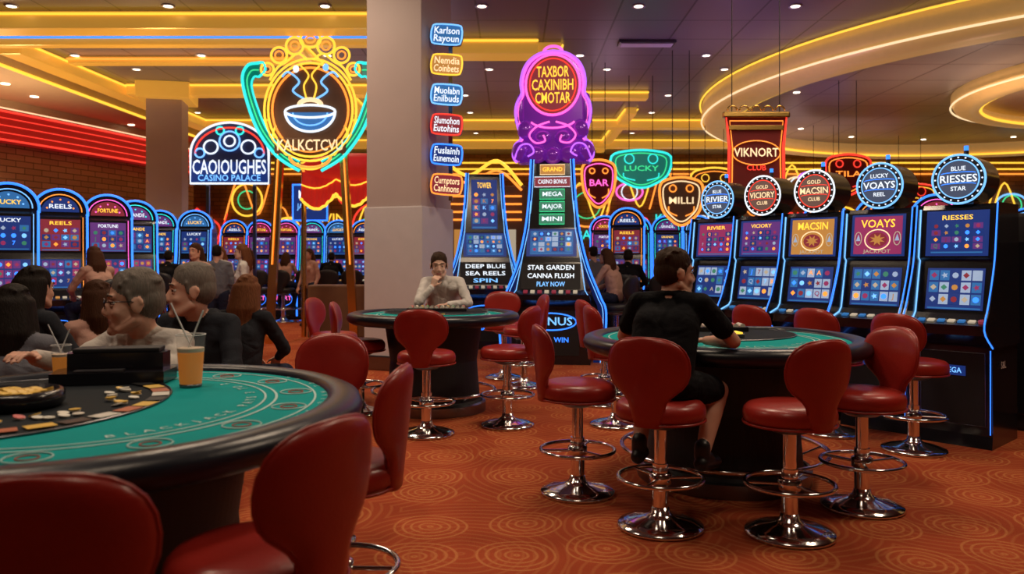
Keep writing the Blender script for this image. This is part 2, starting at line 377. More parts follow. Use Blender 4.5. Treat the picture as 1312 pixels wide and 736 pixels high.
# ------------------------------------------------------------------ stools
def stool(leather, name):
    b = Bd()
    b.lathe([(.01, 0), (.235, 0), (.242, .012), (.235, .024), (.17, .045), (.09, .062), (.055, .085), (.045, .12)], CHROME, 40)
    b.cyl((0, 0, .1), (0, 0, .6), .036, CHROME, seg=20); b.cyl((0, 0, .1), (0, 0, .36), .045, CHROME, seg=20)
    b.lathe([(.05, .24), (.062, .25), (.062, .3), (.05, .31)], CHROME, 20)
    b.tube(arc(0, 0, .235, .235, z=.28, n=40), .0125, CHROME, 8, True)
    for k in range(3):
        a = 2*pi*k/3+.5; b.cyl((.05*math.cos(a), .05*math.sin(a), .275), (.235*math.cos(a), .235*math.sin(a), .28), .009, CHROME, seg=8)
    b.lathe([(.02, .55), (.09, .56), (.16, .60), (.16, .615)], STEEL, 24)
    b.lathe([(.02, .600), (.20, .600), (.235, .612), (.248, .635), (.25, .665), (.243, .69), (.225, .708), (.19, .718), (.10, .722), (.01, .722)], leather, 40, sy=.98)
    b.tube(arc(0, 0, .247, .242, z=.612, n=40), .007, leather, 6, True)
    # back: spoon-shaped, necked at the seat
    ws = [(.60, .075), (.66, .088), (.70, .094), (.735, .105), (.765, .128), (.79, .158), (.815, .188), (.845, .210), (.885, .224), (.93, .228), (.975, .221), (1.012, .204), (1.04, .178), (1.06, .145), (1.074, .10), (1.08, .04)]
    nu = 16; vs = []; fs = []; nv = len(ws)
    for side in (1, -1):
        for (z, w) in ws:
            t = (z-.6)/.48
            for i in range(nu+1):
                u = -1+2*i/nu; uu = math.sin(u*pi/2)
                e = (max(0, 1-abs(uu)**3.5))**.5; tt = .032*min(1, ((1.095-z)/.06)**.5 if z > 1.03 else 1)
                y = -.222-.045*t+.30*(uu*w)**2*3.2+side*tt*e
                vs.append((uu*w, y, z))
    q = nv*(nu+1)
    for sidx in (0, 1):
        for i in range(nv-1):
            for k in range(nu):
                o = sidx*q+i*(nu+1)+k; fs.append((o, o+1, o+nu+2, o+nu+1))
    for k in range(nu):
        fs.append((k, k+1, q+k+1, q+k)); o = (nv-1)*(nu+1)+k; fs.append((o, o+1, q+o+1, q+o))
    b.add(vs, fs, leather, True)
    seam = [(w, z) for z, w in ws[2:]]; ring_ = [(x, z) for x, z in seam]+[(-x, z) for x, z in reversed(seam)]
    b.tube([(x, -.222-.045*((z-.6)/.48)+.96*x*x, z) for x, z in ring_], .006, leather, 6)
    for sx in (-.05, .05): b.cyl((sx, -.10, .60), (sx, -.21, .62), .012, STEEL, seg=8)
    return b.make(name)
st = stool(LEATHER, 'bar_stool')
SPOTS = [(.83, 4.45, .55, 1.0), (1.51, 4.33, -.42, .9), (2.11, 4.80, -.85, -.25), (.42, 5.10, 1, .15), (3.14, 6.22, .85, .5),
 (.94, 7.18, 1, .2), (.95, 8.2, 1, .3), (-.73, 6.80, .12, 1), (-.04, 7.15, -.9, .4), (-1.48, 7.75, 1, .1), (-1.90, 8.5, 1, -.2),
 (-.1, 10.0, .1, -1), (.14, 9.3, -1, -.2), (2.75, 6.84, .85, .5), (2.35, 7.34, .85, .5), (2.05, 7.92, .85, .5), (1.80, 8.65, .85, .5),
 (-1.00, 1.79, -.25, 1), (-.70, 2.20, -.9, .45), (-.69, 3.16, -1, .08), (-1.06, 4.18, -.35, -1), (-.77, 8.98, 0, -1)]
st.location = (SPOTS[0][0], SPOTS[0][1], 0); st.rotation_euler = (0, 0, head(*SPOTS[0][2:]))
for s_ in SPOTS[1:]: dup(st, (s_[0], s_[1], 0), head(*s_[2:]))
bst = stool(BLKLEATHER, 'slot_chair'); bst.location = (-6.6, 18.9, 0); bst.scale = (1.1, 1.1, 1.15)
CH = [(-6.0, 18.9, .1), (-5.4, 18.8, -.1), (-4.85, 18.9, .1), (-4.3, 18.8, 0), (-3.8, 18.9, .2), (1.9, 13.2, -.3), (2.5, 13.6, .2), (1.6, 12.2, 1.0), (3.2, 14.2, .1), (-5.3, 10.3, 1.1), (-5.4, 11.4, 1.1), (-6.5, 14.9, 0), (-7.2, 14.9, 0)]
for x, y, r in CH: dup(bst, (x, y, 0), r, (1.1, 1.1, 1.15))

# ------------------------------------------------------------------ tables
def outl(rx, ry, flat, s=1, oy=0, n=84):
    o = []
    for k in range(n):
        a = 2*pi*k/n; x = rx*math.cos(a); y = ry*math.sin(a)
        if y > flat*ry: y = flat*ry+(y-flat*ry)*.25; 
        o.append((x*s, y*s+oy))
    return o
CHIPC = [mat('chip_red', (.5, .03, .03), .4), mat('chip_gold', (.75, .48, .08), .4), mat('chip_black', (.02, .02, .02), .4), mat('chip_white', (.7, .68, .6), .4), mat('chip_green', (.03, .3, .1), .4)]
def chips(b, x, y, z, n, c):
    for i in range(n):
        b.cyl((x+random.uniform(-.001, .001), y, z+i*.0035), (x, y, z+i*.0035+.0031), .0195, CHIPC[c] if i % 4 else CHIPC[3], seg=14, smooth=False)
def table(name, rx, ry, flat, loc, rz, seed):
    random.seed(seed); b = Bd(); Z = .95; o = outl(rx, ry, flat)
    pr = [(-.085, Z-.005), (-.08, Z+.012), (-.05, Z+.025), (0, Z+.024), (.04, Z+.008), (.055, Z-.025), (.045, Z-.06), (.0, Z-.085), (-.06, Z-.09), (-.085, Z-.04)]
    b.sweep(o, pr, RIMM)
    n = len(o); b.add([(p[0], p[1], Z) for p in outl(rx, ry, flat, .95)], [tuple(range(n))], FELT, False)
    b.sweep(o, [(-.06, Z-.07), (-.12, Z-.10), (-.35, Z-.13), (-.35, Z-.11), (-.06, Z-.05)], BLKM)
    # print
    for s_, w in ((.86, .004), (.70, .005), (.655, .004)):
        q = outl(rx, ry, flat, s_); b.sweep(q, [(-w, Z+.0012), (w, Z+.0012), (w, Z+.0025), (-w, Z+.0025)], PRINT, smooth=False)
    for k in range(7):
        a = math.radians(198+24*k); cx, cy = .785*rx*math.cos(a), .785*ry*math.sin(a)
        b.tube(arc(cx, cy, .062, .062, z=Z+.002, n=24), .003, PRINT, 4, True)
        b.tube(arc(cx, cy, .03, .03, z=Z+.002, n=18), .002, PRINTR, 4, True)
    for tx, R, a0, st_ in (('BLACKJACK PAYS 3 TO 2', .60, 215, 5.6), ('DEALER MUST DRAW TO 16', .90, 212, 5.2)):
        for i, ch in enumerate(tx):
            if ch == ' ': continue
            a = math.radians(a0+st_*i); b.text(ch, .055 if R < .7 else .035, PRINT, (R*rx*math.cos(a), R*ry*math.sin(a), Z+.003), rot=a+pi/2)
    # black dealer zone
    dz = [(.66*rx*math.cos(2*pi*k/48), min(.36*ry+.60*ry*math.sin(2*pi*k/48), flat*ry*.97)) for k in range(48)]
    b.prism(dz, Z+.001, Z+.005, FELTD)
    b.tube([(p[0], p[1], Z+.006) for p in dz], .004, STEEL, 4, True)
    ty = flat*ry-.16
    b.box((0, ty, Z+.02), (.62, .17, .04), BLK, .008)
    for i in range(11):
        x = -.27+i*.054; c = (i*3+seed) % 5
        b.M = Matrix.Translation((x, ty-.065, Z+.045)) @ Matrix.Rotation(-pi/2, 4, 'X')
        for j in range(30):
            b.cyl((0, 0, j*.0042), (0, 0, j*.0042+.0038), .0195, CHIPC[c] if j % 5 else CHIPC[3], seg=12, smooth=False)
        b.M = Matrix()
    # pedestal body, kick plate and foot rail
    bo = outl(rx*.60, ry*.60, flat, 1)
    b.sweep(bo, [(0, .0), (.02, .06), (-.02, .12), (-.05, .5), (.0, .84), (-.1, .86), (-.1, 0)], BLKM, smooth=False)
    b.sweep(outl(rx*.61, ry*.61, flat), [(.0, .0), (.03, .0), (.03, .09), (.0, .10)], STEEL, smooth=False)
    ro = outl(rx*.76, ry*.76, flat)
    b.tube([(p[0], p[1], .2) for p in ro], .016, CHROME, 8, True)
    for k in range(0, 84, 12):
        p = ro[k]; q = bo[k]; b.cyl((q[0], q[1], .14), (p[0], p[1], .2), .01, CHROME, seg=8)
    ob = b.make(name, loc, rz); return ob
table('blackjack_table', .91, .93, .72, (1.46, 5.52, 0), 0, 3)
table('blackjack_table', .80, .74, .72, (-.78, 7.93, 0), 0, 5)
table('blackjack_table', 1.03, .93, .85, (-1.56, 2.96, 0), pi/2, 8)

# things on the left table
Z = .958
b = Bd(); b.M = Matrix.Rotation(.2, 4, 'Z')
b.prism([(-.24, -.12), (.22, -.12), (.24, .05), (.16, .13), (-.18, .13), (-.26, .06)], 0, .05, BLK)
b.prism([(-.2, -.02), (.2, -.04), (.21, .06), (.14, .12), (-.16, .12), (-.22, .06)], .05, .125, BLK)
b.box((0, .04, .135), (.36, .12, .02), BLKM, .006); b.box((-.05, -.08, .055), (.2, .05, .01), STEEL, .003)
b.make('card_shuffler', (-1.76, 3.55, Z))
b = Bd(); b.lathe([(.01, 0), (.15, 0), (.16, .015), (.16, .05), (.145, .06), (.135, .03), (.01, .025)], BLK, 36)
for i in range(5):
    for j in range(4):
        x, y = -.08+i*.04, -.06+j*.041
        if math.hypot(x, y) < .11: chips(b, x, y, .028, 8, 1)
b.make('chip_tray', (-1.82, 2.92, Z+.003))
b = Bd(); random.seed(4)
for k in range(20):
    a = random.uniform(-1.4, .9); R = random.uniform(.36, .45)
    x = -1.92+R*math.cos(a)*1.05; y = 2.97+R*math.sin(a)*1.0
    chips(b, x, y, 0, random.choice([1, 2, 3]), random.choice([1, 1, 3, 0, 1]))
b.make('casino_chips', (0, 0, Z+.003))
CARD = mat('card_white', (.6, .58, .52), .5); CARDR = mat('card_back', (.45, .12, .05), .5)
b = Bd()
for k in range(12):
    a = -1.15+k*.19; x = -1.92+.555*math.cos(a); y = 2.97+.58*math.sin(a)
    b.box((x, y, .001+.0005*(k % 3)), (.063, .088, .001), (CARD, CARDR, CHIPC[1], CHIPC[2])[k % 4], 0, a)
b.make('playing_cards', (0, 0, Z+.002))
GLASS = mat('clear_glass', (.5, .55, .6), .05, alpha=.13)
BEER = mat('amber_beer_glow', (.50, .17, .02), .15, es=.22, ec=(.9, .28, .03)); ICE = mat('ice_and_foam', (.70, .58, .44), .3)  # beer has a slight glow of its own put into the material
def glass(name, loc, sc=1):
    b = Bd()
    b.lathe([(.042, 0), (.056, .205)], GLASS, 32, caps=False)
    b.lathe([(.002, .0), (.042, .0), (.0425, .010), (.002, .010)], STEEL, 32)
    b.lathe([(.002, .011), (.0415, .011), (.0495, .135), (.002, .136)], BEER, 32, smooth=False); b.lathe([(.002, .1365), (.0497, .1365), (.0508, .152), (.002, .154)], ICE, 32, smooth=False)
    b.tube(arc(0, 0, .056, .056, z=.205, n=32), .0018, WHITE, 6, True)
    b.cyl((-.01, 0, .15), (.046, .01, .30), .0035, WHITE, seg=6); b.cyl((.0, .01, .15), (-.08, .0, .33), .0035, WHITE, seg=6)
    return b.make(name, loc, 0, sc)
glass('beer_glass', (-1.38, 3.42, Z-.004), 1.08); glass('beer_glass', (-2.05, 3.62, Z-.004), .75)
b = Bd(); b.box((0, 0, .012), (.2, .14, .024), STEEL, .004); b.box((0, 0, .03), (.18, .12, .012), E['y'], .003)
b.make('card_display', (1.5, 5.55, .957), .1)
b = Bd()
for i in range(7): chips(b, -.2+.07*i, .03*(i % 3), 0, 4+i % 4, i % 5)
b.make('casino_chips', (1.25, 5.25, .956)); 
b = Bd(); b.lathe([(.025, 0), (.03, .02), (.034, .1), (.036, .1), (.036, .0)], BLK, 18); b.make('cup', (.82, 5.42, .956)); 
b = Bd()
for i in range(5): chips(b, -.15+.07*i, .03*(i % 3), 0, 4+i % 4, (i+2) % 5)
b.make('casino_chips', (-.8, 7.7, .956))

# ------------------------------------------------------------------ slot machines
def PM(y0, z0, y1, z1):
    u = Vector((0, y1-y0, z1-z0)); L = u.length; u.normalize(); n = Vector((0, -u.z, u.y)); x = Vector((1, 0, 0))
    M = Matrix(((x.x, u.x, n.x, 0), (x.y, u.y, n.y, (y0+y1)/2), (x.z, u.z, n.z, (z0+z1)/2), (0, 0, 0, 1)))
    return M, L
def reels(b, w, h, cols, rows, bg, pal, rng, title=None, tm='y'):
    b.rect(-w/2, -h/2, w/2, h/2, .004, SC[bg])
    y1 = h/2*.94
    if title: b.text(title, h*.16, E[tm], (0, h/2-h*.12, .008), wide=w*.55); y1 = h/2-h*.24
    y0 = -h/2*.92+h*.06; cw = w*.94/cols; ch = (y1-y0)/rows
    for i in range(cols):
        for j in range(rows):
            cx = -w*.47+cw*(i+.5); cy = y0+ch*(j+.5)
            b.rect(cx-cw*.44, cy-ch*.42, cx+cw*.44, cy+ch*.42, .0075, SC[rng.choice(pal)], .002)
            k = rng.random(); r = min(cw, ch)*.3; m = rng.choice([E['b'], SC[3], SC[1], SC[2], SC[8], E['lb'], SC[5], SC[6], E['o']])
            if k < .35: b.prism([(cx, cy-r), (cx+r, cy), (cx, cy+r), (cx-r, cy)], .009, .0105, m)
            elif k < .65: b.prism([(p[0], p[1]) for p in arc(cx, cy, r, r, n=8)], .009, .0105, m)
            elif k < .85: b.prism([(cx+r*(1.1 if q % 2 else .5)*math.cos(q*pi/5), cy+r*(1.1 if q % 2 else .5)*math.sin(q*pi/5)) for q in range(10)], .009, .0105, m)
            else: b.text(rng.choice('7AKQJ'), r*2.6, m, (cx, cy, .0095))
    b.rect(-w*.46, -h/2*.97, w*.46, -h/2*.90, .0075, SC[4], .002)
def slot_round(seed, topc, title, topper):
    rng = random.Random(seed); b = Bd()
    pr = [(-.28, 0), (-.26, .10), (-.28, .80), (-.42, .90), (-.44, .98), (-.30, 1.02), (-.26, 1.06), (-.17, 1.45), (-.16, 1.48), (-.19, 1.51), (-.14, 1.91), (-.06, 1.95), (.34, 1.95), (.36, 0)]
    w = .29
    n = len(pr); vs = [(-w, y, z) for y, z in pr]+[(w, y, z) for y, z in pr]
    b.add(vs, [tuple(range(n)), tuple(reversed(range(n, 2*n)))]+[(i, (i+1) % n, n+(i+1) % n, n+i) for i in range(n)], BLK, False)
    for s_ in (-1, 1):
        b.tube([(s_*(w-.004), y-.008, z+.004) for y, z in pr[4:11]], .007, E['lb'], 6)
        b.tube([(s_*(w-.01), -.29, .12), (s_*(w-.01), -.29, .78)], .004, E['b'], 5)
        pf = spl([(-.30, .80), (-.50, .95), (-.40, 1.15), (-.27, 1.45), (-.22, 1.7), (-.18, 1.95)], 4)
        b.M = Matrix.Translation((s_*(w+.012), 0, 0)) @ Matrix.Rotation(pi/2, 4, 'Z') @ FRONT
        b.prism([(p.x, p.y) for p in pf]+[(.30, 1.95), (.34, .80)], -.012, .012, BLK); b.M = Matrix()
        b.tube([(s_*(w+.012), p.x-.006, p.y) for p in pf], .006, E['b'], 5)
    for (i, j, c, r, bg, pal, tt) in ((9, 10, 2, 2, topc, (topc, topc, 0, 7), title), (6, 7, 5, 3, 0, (2, 4, 4, 0), None)):
        M, L = PM(pr[i-0][0], pr[i][1], pr[j][0], pr[j][1]); b.M = M
        if tt:
            b.rect(-.235, -L/2*.93, .235, L/2*.93, .003, SC[0]); 
            hh = L*.84
            if seed % 2: reels(b, .42, hh, 5, 4, topc, pal, rng, tt)
            else:
                b.rect(-.21, -hh/2, .21, hh/2, .006, SC[topc], .003); b.text(tt, .10, E['y'], (0, hh*.30, .009), wide=.30)
                b.tube(arc(0, -.04, .11, .09, z=.01), .005, E['ww'], 5, True); b.prism([(p[0], p[1]) for p in arc(0, -.04, .085, .065, n=20)], .008, .010, SC[1])
                b.prism([((.07 if q % 2 else .032)*math.cos(q*pi/8), -.04+(.055 if q % 2 else .025)*math.sin(q*pi/8)) for q in range(16)], .010, .013, SC[3])
                b.text('JACKPOT', .045, SC[8], (0, -hh*.43, .009), wide=.24)
                for q in (-.17, .17): b.tube(arc(q, -.03, .03, .06, z=.01, n=12), .004, SC[8], 4, True); b.prism([(q-.02, -.05), (q+.02, -.05), (q, .01)], .008, .010, SC[2])
        else: reels(b, .43, L*.86, c, r, bg, pal, rng, None)
        b.M = Matrix()
    M, L = PM(-.44, .98, -.30, 1.02); b.M = M
    for k in range(6): b.box((-.2+.075*k, 0, .008), (.05, .05, .014), SC[8] if k % 2 else SC[4], .004)
    b.cyl((.25, 0, 0), (.25, 0, .02), .03, SC[1], seg=14); b.M = Matrix()
    M, L = PM(-.262, .15, -.279, .78); b.M = M
    b.rect(-.24, -.29, .24, .29, .003, BLKM); b.box((0, .14, .006), (.2, .08, .006), SC[0]); b.text('MEGA', .06, E['lb'], (0, .14, .012), wide=.14)
    b.tube([(-.24, -.29, .006), (.24, -.29, .006), (.24, .29, .006), (-.24, .29, .006)], .004, STEEL, 4, True); b.M = Matrix()
    # drum topper
    zc = 2.155; R = .20
    b.box((0, .05, 1.96), (.16, .14, .05), STEEL, .01)
    b.cyl((0, -.13, zc), (0, .22, zc), R, BLK, seg=36); b.cyl((0, .22, zc), (0, .26, zc), R, BLK, R*.8, 36)
    b.M = Matrix.Translation((0, -.13, zc)) @ FRONT
    wm = topper == 'r'
    b.prism([(p[0], p[1]) for p in arc(0, 0, R*.97, R*.97, n=36)], .0, .006, STEEL)
    b.prism([(p[0], p[1]) for p in arc(0, 0, R*.78, R*.78, n=32)], .006, .010, FACER if wm else FACE)
    b.tube(arc(0, 0, R, R, z=.005, n=36), .009, E['w' if wm else 'lb'], 6, True)
    b.tube(arc(0, 0, R*.78, R*.78, z=.01, n=32), .005, E['r'] if wm else E['lb'], 5, True)
    for k in range(20):
        a = 2*pi*k/20; b.ell((R*.89*math.cos(a), R*.89*math.sin(a), .01), (.0075,)*3, E['w'], seg=6, rings=4)
    m = E['ww'] if wm else E['w']
    sub = {'w': ('LUCKY', 'REEL'), 'r': ('GOLD', 'CLUB'), 'b': ('BLUE', 'STAR')}[topper]
    b.text(title, .085, m, (0, .0, .012), wide=R*1.4); b.text(sub[0], .05, m, (0, .085, .012)); b.text(sub[1], .05, m, (0, -.08, .012))
    for s_ in (-1, 1): b.tube(arc(0, s_*.045, .13, .012, 0, 180, 10, .011), .003, E['r'] if wm else E['b'], 4)
    b.M = Matrix()
    b.cyl((0, .05, zc+R-.01), (0, .05, zc+R+.05), .02, STEEL, seg=10)
    b.cyl((0, .05, zc+R+.05), (0, .05, zc+R+.09), .018, E['b'], seg=10)
    b.M = Matrix.Translation((.302, .05, .45)) @ Matrix.Rotation(pi/2, 4, 'Z') @ FRONT
    b.text('S&L', .08, WHITE, (-.1, .2, .002)); b.M = Matrix()
    return b
ROW = [(3.76, 6.62, 0, 'RIESSES', 'b', 11), (3.38, 7.20, 5, 'VOAYS', 'w', 14), (3.01, 7.76, 3, 'MACSIN', 'r', 12), (2.68, 8.30, 7, 'VICIORY', 'r', 13), (2.36, 8.86, 5, 'RIVIER', 'b', 15)]
for x, y, tc_, ti, tp, sd in ROW:
    slot_round(sd, tc_, ti, tp).make('slot_machine', (x, y, 0), face(-.74, -.68))
b = Bd(); b.box((0, 0, .95), (1.2, .7, 1.9), BLKM, .03); b.box((0, -.36, .9), (1.0, .02, 1.5), BLK, .005); b.cyl((.3, -.38, 1.0), (.3, -.42, 1.0), .02, CHROME); b.make('service_cabinet', (4.75, 7.1, 0), face(-.74, -.68))

def slot_blue(seed, title, c1='b', c2='lb', bg=0):
    rng = random.Random(seed); b = Bd(); w = .31
    pr = [(-.28, 0), (-.28, .74), (-.42, .82), (-.43, .90), (-.30, .95), (-.24, 1.02), (-.16, 1.45), (-.15, 1.5), (-.12, 1.98), (-.06, 2.02), (.32, 2.02), (.34, 0)]
    n = len(pr); vs = [(-w, y, z) for y, z in pr]+[(w, y, z) for y, z in pr]
    b.add(vs, [tuple(range(n)), tuple(reversed(range(n, 2*n)))]+[(i, (i+1) % n, n+(i+1) % n, n+i) for i in range(n)], BLK, False)
    for s_ in (-1, 1):
        b.tube([(s_*w, y-.012, z) for y, z in pr[3:10]], .015, E[c1], 6); b.tube([(s_*(w+.01), -.29, .08), (s_*(w+.01), -.29, .74)], .010, E[c1], 5)
        b.tube([(s_*(w-.05), y-.012, z) for y, z in pr[5:9]], .005, E[c2], 5)
    M, L = PM(*pr[7], *pr[8]); b.M = M; reels(b, .46, L*.86, 4, 3, bg, (bg, 4, 7, 0), rng, title, 'w' if seed % 2 else 'y'); b.M = Matrix()
    M, L = PM(*pr[5], *pr[6]); b.M = M; reels(b, .46, L*.88, 5, 3, 0, (4, 0, 5, 7), rng); b.M = Matrix()
    M, L = PM(*pr[3], *pr[4]); b.M = M
    for k in range(6): b.box((-.2+.08*k, 0, .008), (.05, .05, .014), SC[8] if k % 2 else SC[3], .004)
    b.M = Matrix.Translation((0, -.285, .42)) @ FRONT
    b.rect(-.25, -.3, .25, .28, .0, BLKM); b.text(title[:4], .14, E[c2], (0, .08, .006), wide=.36); b.tube(arc(0, .06, .2, .15, z=.006), .006, E[c1], 5, True)
    # arched topper
    b.M = Matrix.Translation((0, -.06, 2.0)) @ FRONT
    ar = arc(0, .05, .32, .30, 0, 180, 20); ol = [(-.32, 0, 0)]+list(reversed(ar))+[(.32, 0, 0)]
    b.prism([(p[0], p[1]) for p in ol], -.22, 0, BLK, DKBLUE)
    b.tube([(p[0], p[1], .012) for p in ol], .016, E[c1], 6); b.tube(arc(0, .05, .25, .23, 0, 180, 16, .012), .007, E[c2], 5)
    b.prism([(p[0], p[1]) for p in arc(0, .05, .22, .2, 0, 180, 16)], .001, .006, SC[(0, 4, 7, 1)[seed % 4]]); b.text(title, .08, E['y' if seed % 2 else 'w'], (0, .12, .01), wide=.26)
    for k in range(5): a = pi*(k+.5)/5; b.ell((.20*math.cos(a)*.8, .05+.17*math.sin(a)*.95, .01), (.012, .012, .006), E[c2], seg=8, rings=4)
    b.M = Matrix()
    return b
proto = [slot_blue(1, 'LUCKY'), slot_blue(2, 'GRANDE', 'b', 'c'), slot_blue(3, 'FORTUNE', 'b', 'p', 7), slot_blue(4, 'REELS', 'b', 'o', 1)]
pos = [(-6.45, 10.2, .55), (-6.3, 11.1, .55), (-6.15, 12.1, .55), (-6.3, 13.3, .55),
       (-7.05, 16, .1), (-6.35, 16, .1), (-6.95, 20, 0), (-6.3, 20, 0), (-5.65, 20, 0), (-5.0, 20, 0), (-4.35, 20, 0), (-3.7, 20, 0),
       (-7.7, 22.5, .2), (-3, 23, 0), (-2.2, 23, 0), (-1.2, 19, 0), (-.5, 19, 0), (.2, 19, 0),
       (2.1, 18, -.1), (2.8, 18, -.1), (3.5, 18, -.1), (4.2, 18, -.1), (2.2, 15.2, -.2), (5.2, 20, -.3), (6.0, 20, -.3), (6.8, 20, -.3), (7.6, 20, -.3), (5.2, 13.2, -.5), (5.8, 12.6, -.5), (6.4, 12.0, -.5),
       (8.5, 16, -.5), (9.2, 15.7, -.5), (9.9, 15.3, -.5), (10.6, 14.9, -.5), (11.3, 14.5, -.5)]
objs = [None]*4
for i, (x, y, r) in enumerate(pos):
    k = (i*3+i//4) % 4; s_ = 1.05 if y < 17 else 1.05
    if objs[k] is None: objs[k] = proto[k].make('video_slot_machine', (x, y, 0), r, s_)
    else: dup(objs[k], (x, y, 0), r, s_)

# giant slot machine with purple sign
def giant(topper, name, loc, rz, c='b'):
    rng = random.Random(21 if topper else 33); b = Bd()
    lv = [(0, .56, -.42), (.82, .56, -.42), (.92, .56, -.58), (1.0, .54, -.58), (1.06, .50, -.48), (1.45, .44, -.34), (1.52, .43, -.32), (1.95, .35, -.18), (2.9, .30, -.02), (2.95, .28, .02)]
    vs = []
    for z, w, y in lv: vs += [(-w, y, z), (w, y, z), (w, .5, z), (-w, .5, z)]
    fs = [(0, 1, 2, 3), tuple(len(vs)-k for k in (1, 2, 3, 4))]
    for i in range(len(lv)-1):
        for k in range(4): fs.append((i*4+k, i*4+(k+1) % 4, i*4+4+(k+1) % 4, i*4+4+k))
    b.add(vs, fs, BLK, False)
    for s_ in (-1, 1):
        cv = spl([(.31, 2.95), (.34, 2.4), (.40, 1.9), (.52, 1.4), (.70, .95), (.78, .7), (.74, 0)], 6)
        inn = [Vector((p.x-(.05+.10*max(0, (2.2-p.y)/2.2)), p.y, 0)) for p in cv]
        b.M = Matrix.Translation((0, -.05, 0)) @ FRONT
        b.prism([(s_*p.x, p.y) for p in cv]+[(s_*p.x, p.y) for p in reversed(inn)], -.3, .08, DKBLUE)
        b.tube([(s_*p.x, p.y, .09) for p in cv], .014, E[c], 6); b.tube([(s_*(p.x-.045), p.y, .09) for p in cv], .006, E['lb'], 5)
        b.M = Matrix()
        b.tube([(s_*(w-.015), y-.012, z) for z, w, y in lv[3:9]], .006, E['lb'], 5)
    # stacked jackpot plaques
    M, L = PM(-.18, 1.95, -.02, 2.9); b.M = M
    if topper:
        for k, (cm, m2, t) in enumerate(((6, 'g', 'MINI'), (6, 'g', 'MAJOR'), (6, 'g', 'MEGA'), (1, 'w', 'CASINO BONUS'), (3, 'ww', 'GRAND'))):
            y = -.36+k*.185; w = .18 if k != 3 else .26
            b.box((0, y, .02), (w*2, .15, .04), SC[cm], .01); b.tube([(-w, y-.075, .042), (w, y-.075, .042), (w, y+.075, .042), (-w, y+.075, .042)], .005, E[m2], 4, True)
            b.text(t, .09, E['w' if k != 4 else 'y'], (0, y, .044), wide=w*1.6)
    else:
        reels(b, .44, .86, 3, 5, 0, (0, 4, 0, 7), rng, 'TOWER')
    M, L = PM(-.32, 1.52, -.18, 1.95); b.M = M; b.rect(-.36, -L*.46, .36, L*.46, .004, SC[0]); reels(b, .62, L*.80, 6, 4, 4, (2, 4, 4, 0), rng)
    M, L = PM(-.48, 1.06, -.34, 1.45); b.M = M; b.rect(-.42, -L*.46, .42, L*.46, .004, BLKM)
    for k, t in enumerate(('STAR GARDEN', 'CANNA FLUSH', 'PLAY NOW') if topper else ('DEEP BLUE', 'SEA REELS', 'SPIN')): b.text(t, .10, E['w' if k < 2 else 'lb'], (0, L*.3-k*L*.3, .01), wide=.66 if k < 2 else .4)
    M, L = PM(-.42, .1, -.42, .8); b.M = M; b.rect(-.4, -.32, .4, .32, .004, BLKM)
    b.text('BONUS', .16, E['lb'], (0, .16, .01), wide=.6); b.tube(arc(0, .16, .36, .12, z=.01), .01, E['b'], 5, True); b.text('MEGA WIN', .1, E['b'], (0, -.1, .01), wide=.5)
    M, L = PM(-.58, 1.0, -.48, 1.06); b.M = M
    for k in range(8): b.box((-.35+.1*k, 0, .01), (.06, .06, .02), SC[8] if k % 2 else SC[1], .004)
    b.M = Matrix()
    if topper:
        s0 = .01127
        b.M = Matrix.Translation((0, .12, 2.93)) @ FRONT @ Matrix.Scale(s0, 4)
        half = [(47, 0), (52, 8), (50, 22), (42, 30), (44, 40), (47, 52), (49, 66), (47, 78), (41, 90), (42, 104), (39, 120), (31, 133), (17, 142), (0, 145)]
        hs = spl(half, 5); ol = [(p.x, p.y) for p in hs]+[(-p.x, p.y) for p in reversed(hs[:-1])]
        b.prism(ol, -22, 8, PURP)
        b.tube([(p[0], p[1], 9) for p in ol], 2.0, E['v'], 6)
        b.tube([(p[0]*.93, p[1]*.975+1, 10) for p in ol], 1.0, E['p'], 5)
        b.prism([(p[0], p[1]) for p in arc(0, 100, 34, 38, n=36)], 8, 13, SC[1], DKRED)
        b.tube(arc(0, 100, 35, 39, z=12, n=40), 1.9, E['p'], 6, True); b.tube(arc(0, 100, 30, 34, z=14, n=40), .9, E['r'], 5, True)
        for k, t in enumerate(('TAXBOR', 'CAXINIBH', 'CMOTAR')): b.text(t, 20, E['y'], (0, 116-17*k, 14.5), wide=(42, 54, 46)[k])
        for s_ in (-1, 1):
            b.ell((s_*42, 14, 4), (13, 15, 14), PURP); b.ell((s_*22, 10, 8), (14, 13, 12), PURP); b.ell((s_*36, 42, 6), (11, 14, 11), PURP); b.ell((s_*14, 32, 8), (12, 10, 9), PURP)
            b.cap((s_*44, 55, 4), (s_*42, 85, 4), 7, 6, PURP)
            b.tube(spl([(s_*4, 52, 13), (s_*20, 46, 15), (s_*30, 34, 17), (s_*22, 24, 18), (s_*10, 26, 17), (s_*12, 34, 17)], 6), 1.3, E['p'], 5)
            b.tube(spl([(s_*50, 4, 14), (s_*42, 20, 19), (s_*30, 22, 19), (s_*24, 12, 20), (s_*32, 6, 20)], 6), 1.2, E['v'], 5)
        b.ell((0, 8, 8), (12, 12, 14), PURP); b.tube(arc(0, 145, 12, 7, 0, 180, 12, 6), 2, E['p'], 6)
        b.tube(arc(0, 56, 30, 12, 200, 340, 14, 12), 1.4, E['p'], 5)
        b.M = Matrix()
    return b.make(name, loc, rz)
giant(True, 'giant_slot_machine', (.60, 11.7, 0), -.12)
giant(False, 'giant_slot_machine', (-.48, 13.6, 0), .1)

